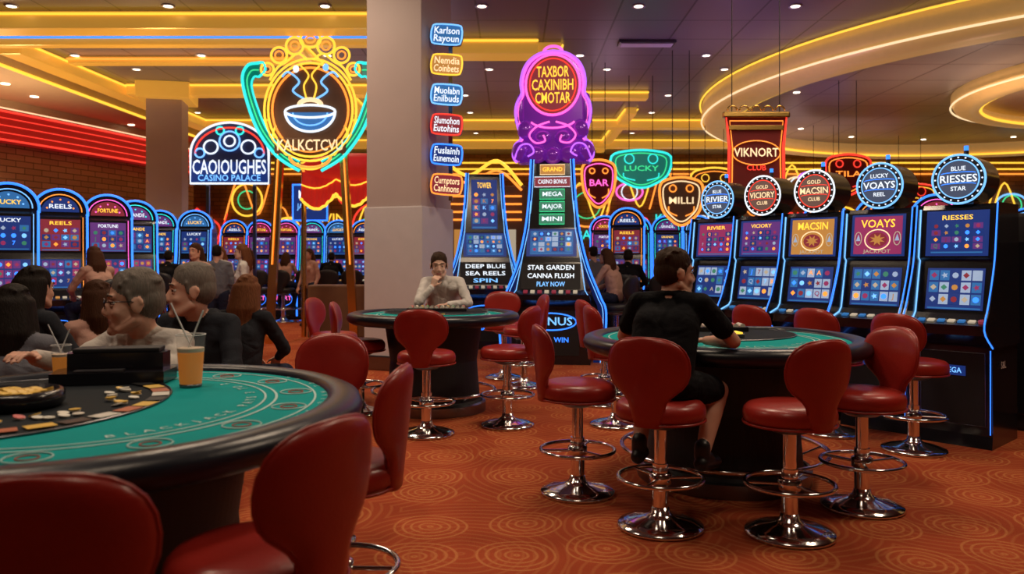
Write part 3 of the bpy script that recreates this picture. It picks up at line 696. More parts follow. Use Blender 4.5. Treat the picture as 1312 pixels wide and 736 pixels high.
# ------------------------------------------------------------------ neon signs
s0 = .01373
b = Bd(); b.M = FRONT @ Matrix.Scale(s0, 4)
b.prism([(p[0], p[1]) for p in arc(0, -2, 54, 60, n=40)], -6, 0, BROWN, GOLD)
for r_, m in ((1.0, 'y'), (.9, 'o'), (1.09, 'y')): b.tube(arc(0, -2, 54*r_, 60*r_, z=2, n=48), 1.5, E[m], 6, True)
for s_ in (-1, 1):
    outer = spl([(s_*66, 58), (s_*80, 55), (s_*87, 38), (s_*80, 5), (s_*66, -30), (s_*42, -62), (s_*14, -80)], 7)
    inner = spl([(s_*66, 40), (s_*72, 40), (s_*75, 28), (s_*67, 0), (s_*55, -28), (s_*34, -54), (s_*14, -68)], 7)
    b.prism([(p.x, p.y) for p in outer]+[(p.x, p.y) for p in reversed(inner)], -4, 0, DKGREEN)
    b.tube([(p.x, p.y, 2) for p in outer], 2.0, E['c'], 6); b.tube([(p.x, p.y, 2) for p in inner], 1.4, E['c'], 6)
    b.tube([((p.x+q.x)/2, (p.y+q.y)/2, 2) for p, q in zip(outer, inner)], .9, E['g'], 5)
    b.tube([(p.x, p.y, 2) for p in spl([(s_*66, 40), (s_*58, 48), (s_*60, 58), (s_*70, 58)], 6)], 1.8, E['c'], 6)
    for cx, cy, r_ in ((20, 80, 11), (40, 68, 10), (55, 50, 8)):
        b.tube(arc(s_*cx, cy, r_, r_, z=2), 1.6, E['y'], 6, True); b.tube(arc(s_*cx, cy, r_*.5, r_*.5, z=2, n=14), 1.2, E['o'], 5, True)
    b.tube(spl([(s_*4, 62, 2), (s_*16, 70, 2), (s_*30, 60, 2), (s_*42, 52, 2), (s_*52, 36, 2)], 6), 1.5, E['y'], 6)
    b.tube(spl([(s_*30, -60, 2), (s_*40, -50, 2), (s_*48, -36, 2), (s_*44, -22, 2)], 6), 1.3, E['y'], 6)
    b.prism([(s_*36, -58), (s_*46, -52), (s_*60, -302), (s_*50, -302)], -10, -2, GOLDM); b.tube([(s_*42, -58, 0), (s_*50, -200, 0)], .8, E['o'], 5)
b.tube(arc(0, 88, 13, 10, z=2), 1.7, E['y'], 6, True); b.tube(arc(0, 88, 6, 4, z=2, n=14), 1.2, E['o'], 5, True)
b.tube(arc(0, -4, 32, 8, z=3), 1.6, E['w'], 6, True); b.tube(arc(0, -4, 32, 26, 180, 360, 20, 3), 1.6, E['w'], 6)
b.tube(arc(0, -6, 22, 16, 180, 360, 16, 3), 1.0, E['lb'], 5); b.prism([(p[0], p[1]) for p in arc(0, -5, 30, 24, 180, 360, 18)], .5, 1.5, SC[4])
b.tube(arc(0, 4, 14, 7, 0, 180, 12, 3), 3, E['ww'], 6)
for sx in (-1, 1):
    b.tube(spl([(sx*8, 12, 3), (sx*22, 22, 3), (sx*14, 34, 3), (sx*28, 46, 3), (sx*36, 40, 3)], 6), 1.4, E['lb'], 5)
    b.tube(spl([(sx*4, 10, 3), (sx*8, 28, 3), (sx*2, 42, 3), (sx*12, 54, 3)], 6), 1.2, E['y'], 5)
b.ell((-18, 50, 3), (4, 5, 2), E['w'], seg=10, rings=6); b.ell((20, 52, 3), (4, 5, 2), E['lb'], seg=10, rings=6)
b.box((0, -48, 1), (92, 20, 4), BROWN, 1); b.text('KALKCTCVU', 20, E['ww'], (0, -48, 4), wide=84)
b.tube(arc(0, -62, 26, 14, 180, 360, 14, 3), 2, E['o'], 6); b.tube(arc(0, -70, 16, 8, 180, 360, 14, 3), 1.5, E['y'], 6)
b.make('neon_emblem_sign', (-3.54, 14.0, 4.146), 0)

s1 = 16/1020
b = Bd(); b.M = FRONT @ Matrix.Scale(s1, 4)
b.prism([(p[0], p[1]) for p in arc(0, 5, 50, 42, 0, 180, 24)]+[(-50, -35), (50, -35)], -8, 0, mat('sign_navy', (.03, .05, .16), .4))
b.tube([(p[0], p[1], 2) for p in arc(0, 5, 50, 42, 0, 180, 24)]+[(-50, -35, 2), (50, -35, 2)], 1.5, E['w'], 6, True)
b.tube([(p[0], p[1], 2) for p in arc(0, 5, 44, 35, 0, 180, 24)], 1.2, E['r'], 6)
for x, y, r_, m in ((0, 22, 13, 'lb'), (-24, 14, 9, 'w'), (24, 14, 9, 'w'), (0, 22, 7, 'w'), (-12, 36, 5, 'c'), (13, 36, 5, 'c'), (-38, 6, 6, 'lb'), (38, 6, 6, 'lb')):
    b.tube(arc(x, y, r_, r_, z=2, n=22), 1.2, E[m], 5, True)
b.rect(-50, -34, 50, -6, 1, SC[0], 2); b.text('CAOIOUGHES', 27, E['w'], (0, -14, 3.5), wide=94); b.text('CASINO PALACE', 12, E['lb'], (0, -28, 3.5), wide=80)
for s_ in (-1, 1): b.box((s_*30, -132.5, -5), (4, 197, 4), STEEL)
b.make('neon_arch_sign', (-5.95, 16.8, 3.64), 0, (1.05, 1, 1))

# stacked plates on the column corner
cols = [(SC[4], 'lb', 'w', 'Karlson', 'Rayoun'), (SC[3], 'y', 'ww', 'Nemdia', 'Coinbets'), (SC[4], 'lb', 'w', 'Muolabn', 'Enilbuds'), (SC[1], 'r', 'w', 'Slumohon', 'Eutohins'), (SC[0], 'b', 'w', 'Fuslainh', 'Eunemoin'), (SC[1], 'o', 'ww', 'Curnptors', 'Canhnons')]
b = Bd()
for k, (bg, ec_, tc_, t1, t2) in enumerate(cols):
    z = 1.7-k*.40
    b.M = Matrix.Translation((0, 0, z)) @ FRONT @ Matrix.Rotation(-.09, 4, 'Z')
    x, y = .20, .13
    ol = spl([(-x, -y+.05), (-x+.05, -y), (x-.05, -y), (x, -y+.05), (x+.01, 0), (x, y-.05), (x-.05, y), (-x+.05, y), (-x, y-.05), (-x-.01, 0)], 3, True)
    b.prism([(p.x, p.y) for p in ol], -.10, 0, bg, STEEL); b.tube([(p.x, p.y, .006) for p in ol], .011, E[ec_], 6, True)
    b.text(t1, .13, E[tc_], (0, .05, .004), wide=.34); b.text(t2, .13, E[tc_], (0, -.055, .004), wide=.34)
    b.M = Matrix(); b.box((.02, .14, z), (.03, .10, .03), STEEL); b.box((-.07, .19, z), (.16, .03, .03), STEEL)
b.box((.02, .19, .70), (.05, .04, 2.4), STEEL)
b.make('stacked_neon_plates', (-.87, 10.60, 2.79), -.1)

# red pennant sign
b = Bd(); b.M = FRONT
ol = [(-.38, .6), (.38, .6), (.34, .2), (.35, -.45), (.18, -.5), (0, -.68), (-.18, -.5), (-.35, -.45), (-.34, .2)]
b.prism(ol, -.05, 0, DKRED); b.tube([(p[0], p[1], .01) for p in ol], .02, E['r'], 6, True)
b.tube([(p[0]*.88, p[1]*.9, .01) for p in ol], .008, E['o'], 5, True)
b.box((0, .62, 0), (.84, .08, .08), GOLDM, .02); b.box((0, .45, .01), (.7, .07, .02), GOLDM, .01)
b.text('VIKNORT', .16, E['ww'], (0, .12, .012), wide=.56); b.text('CLUB', .1, E['r'], (0, -.08, .012)); b.tube(arc(0, .12, .3, .16, z=.01), .007, E['o'], 5, True)
for x in (-.3, -.15, 0, .15, .3): b.tube(arc(x, .68, .06, .06, 0, 180, 8), .012, GOLDM, 5); b.cap((x, -.5-.18*(1-abs(x)/.3), 0), (x, -.6-.18*(1-abs(x)/.3), 0), .018, .008, GOLDM, 8, 3)
for x in (-.3, .3): b.cyl((x, .64, -.02), (x, 2.92, -.02), .006, BLKM, seg=6)
b.make('hanging_pennant_sign', (3.22, 10.5, 2.78), 0, (1.05, 1, 1))

def shield(name, loc, w, h, c1, c2, txt, bgm, rods=True, rz=0):
    b = Bd(); b.M = FRONT
    ol = spl([(-.5*w, .35*h), (-.2*w, .5*h), (.2*w, .5*h), (.5*w, .35*h), (.45*w, -.15*h), (.2*w, -.42*h), (0, -.5*h), (-.2*w, -.42*h), (-.45*w, -.15*h)], 4, True)
    b.prism([(p.x, p.y) for p in ol], -.06, 0, bgm); b.tube([(p.x, p.y, .012) for p in ol], .026, E[c1], 6, True); b.tube([(p.x*.84, p.y*.84, .012) for p in ol], .014, E[c2], 5, True)
    b.text(txt, h*.2, E[c2], (0, .02*h, .015), wide=w*.58)
    for s_ in (-1, 1): b.tube(spl([(s_*.1*w, -.3*h, .015), (s_*.28*w, -.22*h, .015), (s_*.3*w, -.1*h, .015)], 5), .014, E[c1], 5); b.tube(arc(s_*.2*w, .28*h, .08*w, .08*w, z=.015, n=14), .014, E[c1], 5, True)
    if rods:
        for s_ in (-1, 1): b.cyl((s_*.2*w, .45*h, -.03), (s_*.2*w, H-loc[2], -.03), .008, BLKM, seg=6)
    return b.make(name, loc, rz)
shield('neon_oval_sign', (2.95, 18.2, 3.55), 1.35, .85, 'c', 'g', 'LUCKY', DKGREEN)
shield('neon_shield_sign', (3.4, 16, 2.65), .85, .95, 'o', 'ww', 'MILLI', BROWN)
shield('neon_shield_sign', (7.6, 18, 3.4), 1.0, .9, 'r', 'o', 'TILA', DKRED)
shield('neon_round_sign', (1.85, 17, 3.1), .7, 1.0, 'o', 'p', 'BAR', DKRED)
shield('neon_round_sign', (5.6, 22, 3.4), 1.3, 1.2, 'y', 'o', 'KENO', BROWN)
shield('neon_round_sign', (-2.7, 22, 3.4), 1.3, 1.2, 'y', 'ww', 'VEGA', BROWN)
shield('neon_round_sign', (9.4, 24, 3.6), 1.5, 1.1, 'v', 'b', 'POKER', DKBLUE)
shield('neon_round_sign', (13, 26, 3.4), 1.8, 1.1, 'r', 'y', 'DICE', DKRED)

# far neon mural
b = Bd(); b.M = FRONT; rng = random.Random(5)
for x in np.arange(-14, 22, 1.7):
    yy = rng.uniform(2.4, 4.4); r_ = rng.uniform(.4, .9); m = rng.choice(['y', 'o', 'y', 'r', 'c', 'lb', 'ww', 'p'])
    b.tube(arc(x, yy, r_, r_*rng.uniform(.6, 1.1), z=.05, n=26), .04, E[m], 5, True)
    b.tube(arc(x, yy, r_*.6, r_*.6, z=.05, n=20), .025, E[rng.choice(['y', 'o', 'w', 'g'])], 5, True)
    b.tube(spl([(x-.9, yy-.8, .05), (x-.3, yy+.9, .05), (x+.4, yy-.6, .05), (x+.9, yy+.7, .05)], 6), .035, E[rng.choice(['o', 'y', 'r'])], 5)
    b.text(rng.choice(['BINGO', 'SLOTS', 'KENO', 'CAFE', 'BAR', 'WIN', 'PLAY']), .5, E[rng.choice(['w', 'y', 'c', 'r'])], (x, yy-1.2, .06))
for z in (4.9, 5.1, 5.35): b.tube([(-16, z, .05), (22, z, .05)], .035, E['y' if z > 5 else 'o'], 5)
b.make('neon_wall_mural', (0, 31.9, 0))
# orange neon kiosk right of column
b = Bd()
b.box((0, 0, 1.5), (2.4, .5, 3.0), BROWN, .03); b.M = Matrix.Translation((0, -.26, 0)) @ FRONT
for k in range(4): b.tube([(-1.1, 2.3+.16*k, .02), (1.1, 2.3+.16*k, .02)], .022, E['o'], 5)
b.tube(spl([(-1.1, 3.0, .02), (-.6, 3.5, .02), (0, 3.2, .02), (.6, 3.5, .02), (1.1, 3.0, .02)], 8), .035, E['y'], 6); b.tube(spl([(-1.1, 2.9, .02), (-.6, 3.3, .02), (0, 3.05, .02), (.6, 3.3, .02), (1.1, 2.9, .02)], 8), .025, E['o'], 6)
for x in (-.7, 0, .7): b.rect(x-.28, 1.0, x+.28, 2.1, .01, SC[[3, 8, 1][int(x*2) % 3]], .02)
b.M = Matrix(); b.make('cashier_kiosk', (-.9, 16.5, 0))

# red draped booth canopy
b = Bd(); vs = []; fs = []; nx, nz = 60, 8
for j in range(nz+1):
    for i in range(nx+1):
        u = i/nx; v = j/nz; x = -1.0+2*u; sag = .25*abs(math.sin(u*pi*3))
        y = -.10-.14*v+.05*math.sin(u*pi*36)*v; z = 3.4-(.35+.55*v)-.0-sag*v+.25*math.cos((u-.5)*2)*1
        vs.append((x, y, z))
for j in range(nz):
    for i in range(nx): fs.append((j*(nx+1)+i, j*(nx+1)+i+1, (j+1)*(nx+1)+i+1, (j+1)*(nx+1)+i))
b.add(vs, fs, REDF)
b.tube([vs[nz*(nx+1)+i] for i in range(nx+1)], .03, E['y'], 5); b.tube([(v[0], v[1]-.01, v[2]) for v in vs[:nx+1]], .03, E['o'], 5)
b.tube([(v[0], v[1]-.03, v[2]) for v in vs[4*(nx+1):4*(nx+1)+nx+1]], .015, E['y'], 5)
for x in (-1, 1): b.cyl((x, 0, 0), (x, 0, 3.2), .05, GOLDM, seg=12)
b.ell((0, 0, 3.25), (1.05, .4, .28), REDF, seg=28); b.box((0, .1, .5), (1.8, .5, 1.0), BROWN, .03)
b.make('draped_booth', (-3.0, 15.3, 0))
# tall jackpot display above the far slot bank
b = Bd(); b.M = FRONT
b.box((0, 2.95, 0), (.9, .95, .2), BLK, .03); b.rect(-.4, 2.52, .4, 3.38, .105, SC[0]); b.text('MEGA', .3, E['w'], (0, 3.15, .112), wide=.6); b.text('JACKPOT', .2, E['lb'], (0, 2.85, .112), wide=.66)
b.tube([(-.44, 2.49, .11), (.44, 2.49, .11), (.44, 3.41, .11), (-.44, 3.41, .11)], .03, E['b'], 6, True); b.box((0, 1.25, -.0), (.2, 2.5, .15), STEEL)
b.make('jackpot_display', (-5.2, 20.6, 0))

# ------------------------------------------------------------------ people
SK = mat('skin', (.60, .33, .235), .5, vary=.06, vscale=14, sss=.12, spec=.3); SK2 = mat('skin_light', (.66, .42, .32), .5, vary=.06, vscale=14, sss=.12, spec=.3); LIP = mat('lips', (.46, .18, .15), .5)
EYEW = mat('eye_white', (.6, .57, .55), .2); IRIS = mat('iris', (.03, .02, .015), .15)
def hairm(n, c, st=(60, 60, 9)): return mat(n, c, .65, bump=.6, bscale=2.2, vary=.45, vscale=2.0, stretch=st, bd=.008, spec=.15)
HAIR_D = hairm('hair_dark', (.012, .008, .006)); HAIR_N = hairm('hair_short_brown', (.040, .021, .012)); HAIR_G = hairm('hair_grey', (.15, .125, .105)); HAIR_B = hairm('hair_brown', (.055, .021, .010)); HAIR_L = hairm('hair_auburn', (.15, .055, .022))
def cloth(n, c, sp=.15): return mat(n, c, .9, bump=.25, bscale=120, vary=.12, folds=.5, spec=sp)
C_BLACK = cloth('black_cotton', (.007, .007, .009)); C_BEIGE = cloth('beige_shirt', (.52, .47, .42)); C_WHITE = cloth('white_shirt', (.60, .57, .54)); C_JKT = cloth('dark_jacket', (.022, .024, .030)); C_GREY = cloth('grey_knit', (.13, .13, .15)); C_PINK = cloth('rose_top', (.46, .27, .22)); C_NAVY = cloth('navy_trousers', (.02, .025, .05)); SHOE = mat('shoe_black', (.010, .010, .012), .4)

def seated(seat=.72, lean=.22, perch=True):
    z = seat+.085; f = lean
    J = dict(pelvis=(0, 0, z), chest=(0, f*.5, z+.30), neck=(0, f, z+.47), head=(0, f+.07, z+.62),
             shR=(.185, f*.85, z+.43), shL=(-.185, f*.85, z+.43),
             elR=(.28, f*.85+.12, z+.19), elL=(-.28, f*.85+.12, z+.19), wrR=(.12, f*.85+.32, z+.10), wrL=(-.12, f*.85+.32, z+.10),
             hipR=(.09, .02, z-.01), hipL=(-.09, .02, z-.01))
    if perch: J.update(knR=(.2, .36, z-.06), knL=(-.2, .36, z-.06), anR=(.17, .20, .37), anL=(-.17, .20, .37), toR=(.2, .34, .32), toL=(-.2, .34, .32))
    else: J.update(knR=(.16, .42, z-.02), knL=(-.16, .42, z-.02), anR=(.16, .40, .10), anL=(-.16, .40, .10), toR=(.17, .56, .045), toL=(-.17, .56, .045))
    return J
def standing():
    return dict(pelvis=(0, 0, .95), chest=(0, .02, 1.22), neck=(0, .01, 1.45), head=(0, .04, 1.61), shR=(.185, 0, 1.39), shL=(-.185, 0, 1.39), elR=(.25, -.02, 1.11), elL=(-.25, -.02, 1.11),
                wrR=(.24, .1, .87), wrL=(-.24, .1, .87), hipR=(.09, 0, .92), hipL=(-.09, 0, .92), knR=(.10, .03, .50), knL=(-.10, .0, .50), anR=(.11, -.02, .09), anL=(-.11, -.05, .09), toR=(.13, .13, .04), toL=(-.13, .1, .04))
def figure(name, loc, rz, J, yaw=0, pitch=0, hair='short', hm=HAIR_D, top=C_BLACK, leg=C_NAVY, skin=SK, sleeve='long', shorts=False, vox=.009, sc=1, glasses=False, hands=None, hs=1.0, female=False, collar=False, hood=False):
    J = {k: Vector(v) for k, v in J.items()}; P = []; rr_ = random.Random(len(name))
    def c(a, b_, r0, r1, t): P.append(('c', Vector(a), Vector(b_), r0, r1, t))
    def e(cn, r, R, t): P.append(('e', Vector(cn), tuple(q*hs for q in r), R, t))
    k = .9 if female else 1
    pv, ch, nk = J['pelvis'], J['chest'], J['neck']
    for s_, S in ((1, 'R'), (-1, 'L')):
        sh = J['sh'+S]; el = J['el'+S]; wr = J['wr'+S]; hp = J['hip'+S]; kn = J['kn'+S]; an = J['an'+S]; to = J['to'+S]
        c(pv+Vector((s_*.07, 0, .0)), ch+Vector((s_*.08, 0, 0)), .112*k, .115*k, 'top'); c(ch+Vector((s_*.08, 0, 0)), sh*.62+nk*.38+Vector((0, 0, -.07)), .115*k, .085*k, 'top')
        c(nk+Vector((0, 0, -.02)), sh, .058*k, .064*k, 'top'); c(hp, hp*.85+kn*.15, .112, .105, 'leg')
        kk = hp*.2+kn*.8
        c(hp, kk if shorts else kn, .104, .085 if shorts else .07, 'leg')
        if shorts: c(hp*.4+kn*.6, kn, .07, .062, 'skin')
        t = 'skin' if shorts else 'leg'; r1 = .062 if shorts else .072; mid = kn*.62+an*.38+Vector((0, -.015, 0))
        c(kn, mid, r1, .058 if shorts else .064, t); c(mid, an, .058 if shorts else .062, .038 if shorts else .05, t)
        if shorts: c(an+Vector((0, 0, .05)), an, .045, .046, 'sock')
        c(an+Vector((0, -.03, -.04)), to, .042, .038, 'shoe'); c(an, an*.6+to*.4, .045, .042, 'shoe')
        if sleeve == 'short':
            mid = sh*.35+el*.65; c(sh, mid, .066, .064, 'top'); c(sh, el, .048, .042, 'skin'); c(el, el*.6+wr*.4, .042, .04, 'skin'); c(el*.6+wr*.4, wr, .04, .027, 'skin')
        else:
            c(sh, el, .062*k, .05*k, 'top'); c(el, wr*.93+el*.07, .05*k, .036*k, 'top'); c(wr*.9+el*.1, wr, .028, .027, 'skin')
            m_ = sh*.5+el*.5; c(m_, m_+(el-sh)*.06, .061*k, .06*k, 'top'); c(el*.85+sh*.15, el*.9+wr*.1, .056*k, .054*k, 'top')
        d = (wr-el).normalized(); n = Vector((0, 0, 1)); curl = .45
        if hands and S in hands: d, n, curl = Vector(hands[S][0]).normalized(), Vector(hands[S][1]).normalized(), hands[S][2]
        sd = d.cross(n)
        if sd.length < .1: sd = Vector((1, 0, 0))
        sd.normalize(); n = sd.cross(d).normalized(); th = -s_*1.0 if sd.x > 0 else s_*1.0
        for q, L in ((-.03, .056), (-.0105, .07), (.0105, .076), (.03, .068)):
            kq = q*(1 if th > 0 else -1); kn_ = wr+d*.088+sd*kq
            c(wr+sd*kq*.45, kn_, .0135, .0125, 'skin')
            d1 = (d*math.cos(curl)-n*math.sin(curl)+sd*kq*3).normalized(); d2 = d*math.cos(curl*2)-n*math.sin(curl*2)
            m1 = kn_+d1*L*.55; c(kn_, m1, .009, .0085, 'skin'); c(m1, m1+d2*L*.5, .0083, .007, 'skin')
        tb = wr+d*.025+sd*th*.026; t1 = tb+(d*.6+sd*th*.7-n*.2).normalized()*.045; c(tb, t1, .014, .011, 'skin'); c(t1, t1+(d*.9+sd*th*.3-n*.3).normalized()*.03, .0105, .008, 'skin')
    c(pv, ch, .12, .11, 'top'); c(ch, nk+Vector((0, 0, -.06)), .11, .08, 'top')
    if female:
        for s_ in (-1, 1): c(ch+Vector((s_*.075, .09, .06)), ch+Vector((s_*.075, .08, .05)), .06, .06, 'top')
    hc = J['head']
    R = (Matrix.Rotation(yaw, 3, 'Z') @ Matrix.Rotation(pitch, 3, 'X'))
    def h(x, y, z): return hc+R @ (Vector((x, y, z))*hs)
    def C(a, b_, r0, r1, t): c(h(*a), h(*b_), r0*hs, r1*hs, t)
    c(h(0, -.02, -.07), nk+Vector((0, -.01, -.03)), .052*k*hs, .058*k, 'skin'); 
    c(nk+Vector((0, 0, -.03)), nk+Vector((0, .005, .012)), .068, .062, 'top')
    if collar:
        for i in range(10):
            a = 2*pi*i/10; a2 = 2*pi*(i+1)/10
            if 1.2 < a < 1.9: continue
            c(nk+Vector((.058*math.cos(a), .058*math.sin(a), .02)), nk+Vector((.058*math.cos(a2), .058*math.sin(a2), .02)), .014, .014, 'top')
    if hood:
        for i in range(8): a = pi+pi*i/7; c(nk+Vector((.08*math.cos(a), -.02+.09*math.sin(a), .01)), nk+Vector((.08*math.cos(a+.3), -.02+.09*math.sin(a+.3), .0)), .035, .035, 'top')
    e(h(0, -.015, .03), (.073, .093, .088), R, 'skin'); e(h(0, .02, -.035), (.058, .070, .085), R, 'skin'); e(h(0, .033, -.085), (.048, .05, .034), R, 'skin')
    C((0, .072, -.106), (0, .074, -.106), .018, .018, 'skin')
    C((0, .082, .005), (0, .098, -.032), .006, .0105, 'skin'); C((0, .098, -.034), (0, .092, -.041), .0105, .010, 'skin')
    C((-.012, .090, -.042), (.012, .090, -.042), .008, .008, 'skin'); C((-.038, .070, .023), (-.008, .078, .021), .009, .009, 'skin'); C((.038, .070, .023), (.008, .078, .021), .009, .009, 'skin')
    for s_ in (-1, 1):
        e(h(s_*.034, .054, -.038), (.024, .022, .024), R, 'skin'); e(h(s_*.078, -.010, -.012), (.009, .020, .031), R, 'skin'); C((s_*.082, -.018, .012), (s_*.085, -.026, -.002), .008, .007, 'skin')
        C((s_*.053, -.005, -.065), (s_*.032, .05, -.098), .02, .018, 'skin')
    C((-.018, .081, -.067), (.018, .081, -.067), .0060, .0060, 'lip'); C((-.015, .081, -.076), (.015, .081, -.076), .0065, .0065, 'lip')
    if hair:
        e(h(0, -.020, .046), (.079, .094, .086), R, 'hair'); e(h(0, -.050, .005), (.0765, .066, .078), R, 'hair')
        for i in range(26):
            u = rr_.uniform(-1, 1); y = rr_.uniform(-.09, .045); x = u*.060
            zz = .046+.084*math.sqrt(max(0, 1-(x/.079)**2-((y+.020)/.094)**2))
            C((x, y, zz-.006), (x+rr_.uniform(.0, .02), y-.022, zz-.008), .010, .006, 'hair')
        for i in range(7):
            x = -.045+.015*i; C((x, .040-abs(x)*.3, .108-abs(x)*.4), (x+.008, .062-abs(x)*.5, .090-abs(x)*.4), .011, .006, 'hair')
        for s_ in (-1, 1): C((s_*.070, .020, .035), (s_*.071, .012, -.014), .010, .005, 'hair')
    if hair == 'long':
        for i in range(13):
            a = pi+pi*i/12; x = .070*math.cos(a); y = -.03+.075*math.sin(a); q = h(x, y, .035); L = rr_.uniform(.25, .36)
            q2 = q+Vector((x*.25+rr_.uniform(-.01, .01), -.03+y*.1, -.16)); q3 = q2+Vector((rr_.uniform(-.02, .02), -.01, -(L-.16)))
            c(q, q2, .032, .036, 'hair'); c(q2, q3, .036, .014, 'hair')
        b0 = h(0, -.07, .0); c(b0, b0+Vector((0, -.04, -.26)), .075, .06, 'hair')
    tb_ = Bd()
    for p in P:
        if p[0] == 'c': tb_.cap(p[1], p[2], p[3], p[4], SK, 16, 5)
        else: tb_.ell(p[1], p[2], SK, p[3], 22, 14)
    tmp = tb_.make('tmp'); md = tmp.modifiers.new('r', 'REMESH'); md.mode = 'VOXEL'; md.voxel_size = vox
    sm = tmp.modifiers.new('s', 'SMOOTH'); sm.factor = .5; sm.iterations = 4
    bpy.context.view_layer.update(); dg = bpy.context.evaluated_depsgraph_get(); me = bpy.data.meshes.new_from_object(tmp.evaluated_get(dg)); 
    om = tmp.data; bpy.data.objects.remove(tmp); bpy.data.meshes.remove(om)
    nv = len(me.vertices); co = np.empty(nv*3); me.vertices.foreach_get('co', co); co = co.reshape(-1, 3)
    fc = np.array([p.center[:] for p in me.polygons]); D = []
    for p in P:
        if p[0] == 'c':
            a = np.array(p[1]); ab = np.array(p[2])-a; L2 = max(ab@ab, 1e-9); t = np.clip(((fc-a)@ab)/L2, 0, 1); D.append(np.linalg.norm(fc-(a+t[:, None]*ab), axis=1)-(p[3]+(p[4]-p[3])*t))
        else:
            q = (fc-np.array(p[1]))@np.array(p[3]); rr = np.array(p[2]); kq = np.linalg.norm(q/rr, axis=1); D.append((kq-1)*np.linalg.norm(q, axis=1)/np.maximum(kq, 1e-6))
    idx = np.argmin(np.array(D), axis=0); M_ = {'top': top, 'leg': leg, 'skin': skin, 'hair': hm, 'lip': LIP, 'shoe': SHOE, 'sock': SHOE}
    b = Bd(); keys = list(M_.values())
    for m in keys:
        if m not in b.mats: b.mats.append(m)
    b.v = [tuple(v) for v in co]; b.f = [tuple(p.vertices) for p in me.polygons]; b.m = [b.mats.index(M_[P[i][-1]]) for i in idx]; b.sm = [True]*len(b.f)
    bpy.data.meshes.remove(me)
    S3 = lambda t: tuple(q*hs for q in t)
    for s_ in (-1, 1):
        b.ell(h(s_*.030, .066, .0), S3((.0125, .011, .0075)), EYEW, R, 12, 8); b.ell(h(s_*.030, .075, .0), S3((.0058, .004, .0058)), IRIS, R, 10, 6)
        b.tube([h(s_*.017, .078, .008), h(s_*.030, .0805, .010), h(s_*.044, .072, .006)], .0026*hs, skin, 5); b.tube([h(s_*.018, .076, -.009), h(s_*.030, .078, -.011), h(s_*.042, .071, -.008)], .002*hs, skin, 5)
        b.tube([h(s_*.012, .085, .025), h(s_*.030, .083, .031), h(s_*.048, .071, .025)], .0034*hs, hm, 5)
        if glasses:
            b.tube([h(s_*.032+.023*math.cos(t), .096+.0*t, -.002+.018*math.sin(t)) for t in np.linspace(0, 2*pi, 16)[:-1]], .0024, BLK, 5, True)
            b.tube([h(s_*.054, .096, .004), h(s_*.078, .05, .006), h(s_*.083, -.01, .002)], .0022, BLK, 5)
    if glasses: b.tube([h(-.01, .099, .002), h(.01, .099, .002)], .0022, BLK, 5)
    return b.make(name, loc, rz, sc, recalc=False)

# seated player in black shirt
J = seated(.725, .24)
J.update(head=(.02, .27, 1.42), elR=(.34, .34, 1.02), wrR=(.14, .52, 1.0), elL=(-.31, .30, 1.03), wrL=(-.12, .50, 1.0), knR=(.25, .34, .73), knL=(-.18, .36, .73), anR=(.21, .12, .39), anL=(-.17, .16, .38), toR=(.25, .27, .33), toL=(-.19, .30, .33))
figure('man_in_black_shirt', (.83, 4.47, 0), head(.50, 1.0), J, yaw=-.85, pitch=-.02, sleeve='short', shorts=True, leg=C_BLACK, hm=HAIR_N, vox=.006, hs=1.17, collar=True, hands={'R': ((-.9, .45, -.03), (0, 0, 1), .25), 'L': ((.9, .45, -.03), (0, 0, 1), .25)})
# dealer
J = seated(.725, .20)
J.update(head=(.03, .28, 1.43), elR=(.24, .42, 1.03), wrR=(.09, .40, 1.20), elL=(-.30, .38, 1.02), wrL=(-.08, .48, 1.01))
figure('dealer', (-.77, 9.0, 0), pi, J, yaw=.1, pitch=-.12, top=C_WHITE, leg=C_BLACK, skin=SK2, hm=HAIR_N, vox=.006, hs=1.15, collar=True, hands={'R': ((-.35, -.05, .9), (.3, .9, 0), .7), 'L': ((.95, .2, -.05), (0, 0, 1), .3)})
# x, y, facing, head height, scale
PP = {'g': (-1.93, 4.38, head(-.35, -1), 1.275, 1.17), 'j': (-2.02, 5.25, head(-.2, -1), 1.30, 1.17), 'b': (-3.15, 6.15, head(-.6, .5), 1.18, 1.12), 'd': (-3.32, 5.32, head(.3, .9), 1.30, 1.1), 'p': (-2.92, 4.55, head(-.2, .95), 1.20, 1.1), 'a': (-2.12, 6.15, head(.2, 1), 1.24, 1.05)}
def seat_of(q): return PP[q][3]/PP[q][4]-.705
J = seated(seat_of('g'), .10, False); J.update(elR=(.27, .26, .80), wrR=(.20, .50, .87), elL=(-.27, .24, .80), wrL=(-.14, .46, .87))
x, y, r, hz, s_ = PP['g']; figure('man_with_glasses', (x, y, 0), r, J, yaw=-.75, pitch=-.03, hm=HAIR_G, top=C_BEIGE, skin=SK, glasses=True, sc=s_, vox=.006, hs=1.2, collar=True)
for q, nm, kw in (('j', 'man_in_jacket', dict(yaw=-.9, hm=HAIR_G, top=C_JKT, hs=1.2, hood=True, vox=.0075)), ('b', 'woman_with_brown_hair', dict(yaw=.2, hair='long', hm=HAIR_B, top=C_PINK, skin=SK2, female=True, hs=1.1)),
                  ('d', 'woman_with_dark_hair', dict(hair='long', hm=HAIR_D, top=C_JKT, female=True, hs=1.1)), ('p', 'seated_patron', dict(yaw=.3, hair='long', hm=HAIR_D, top=C_GREY, hs=1.1)), ('a', 'woman_with_auburn_hair', dict(yaw=.2, hair='long', hm=HAIR_L, top=C_JKT, female=True, hs=1.05))):
    x, y, r, hz, s_ = PP[q]; figure(nm, (x, y, 0), r, seated(seat_of(q), .08, False), sc=s_, **kw)
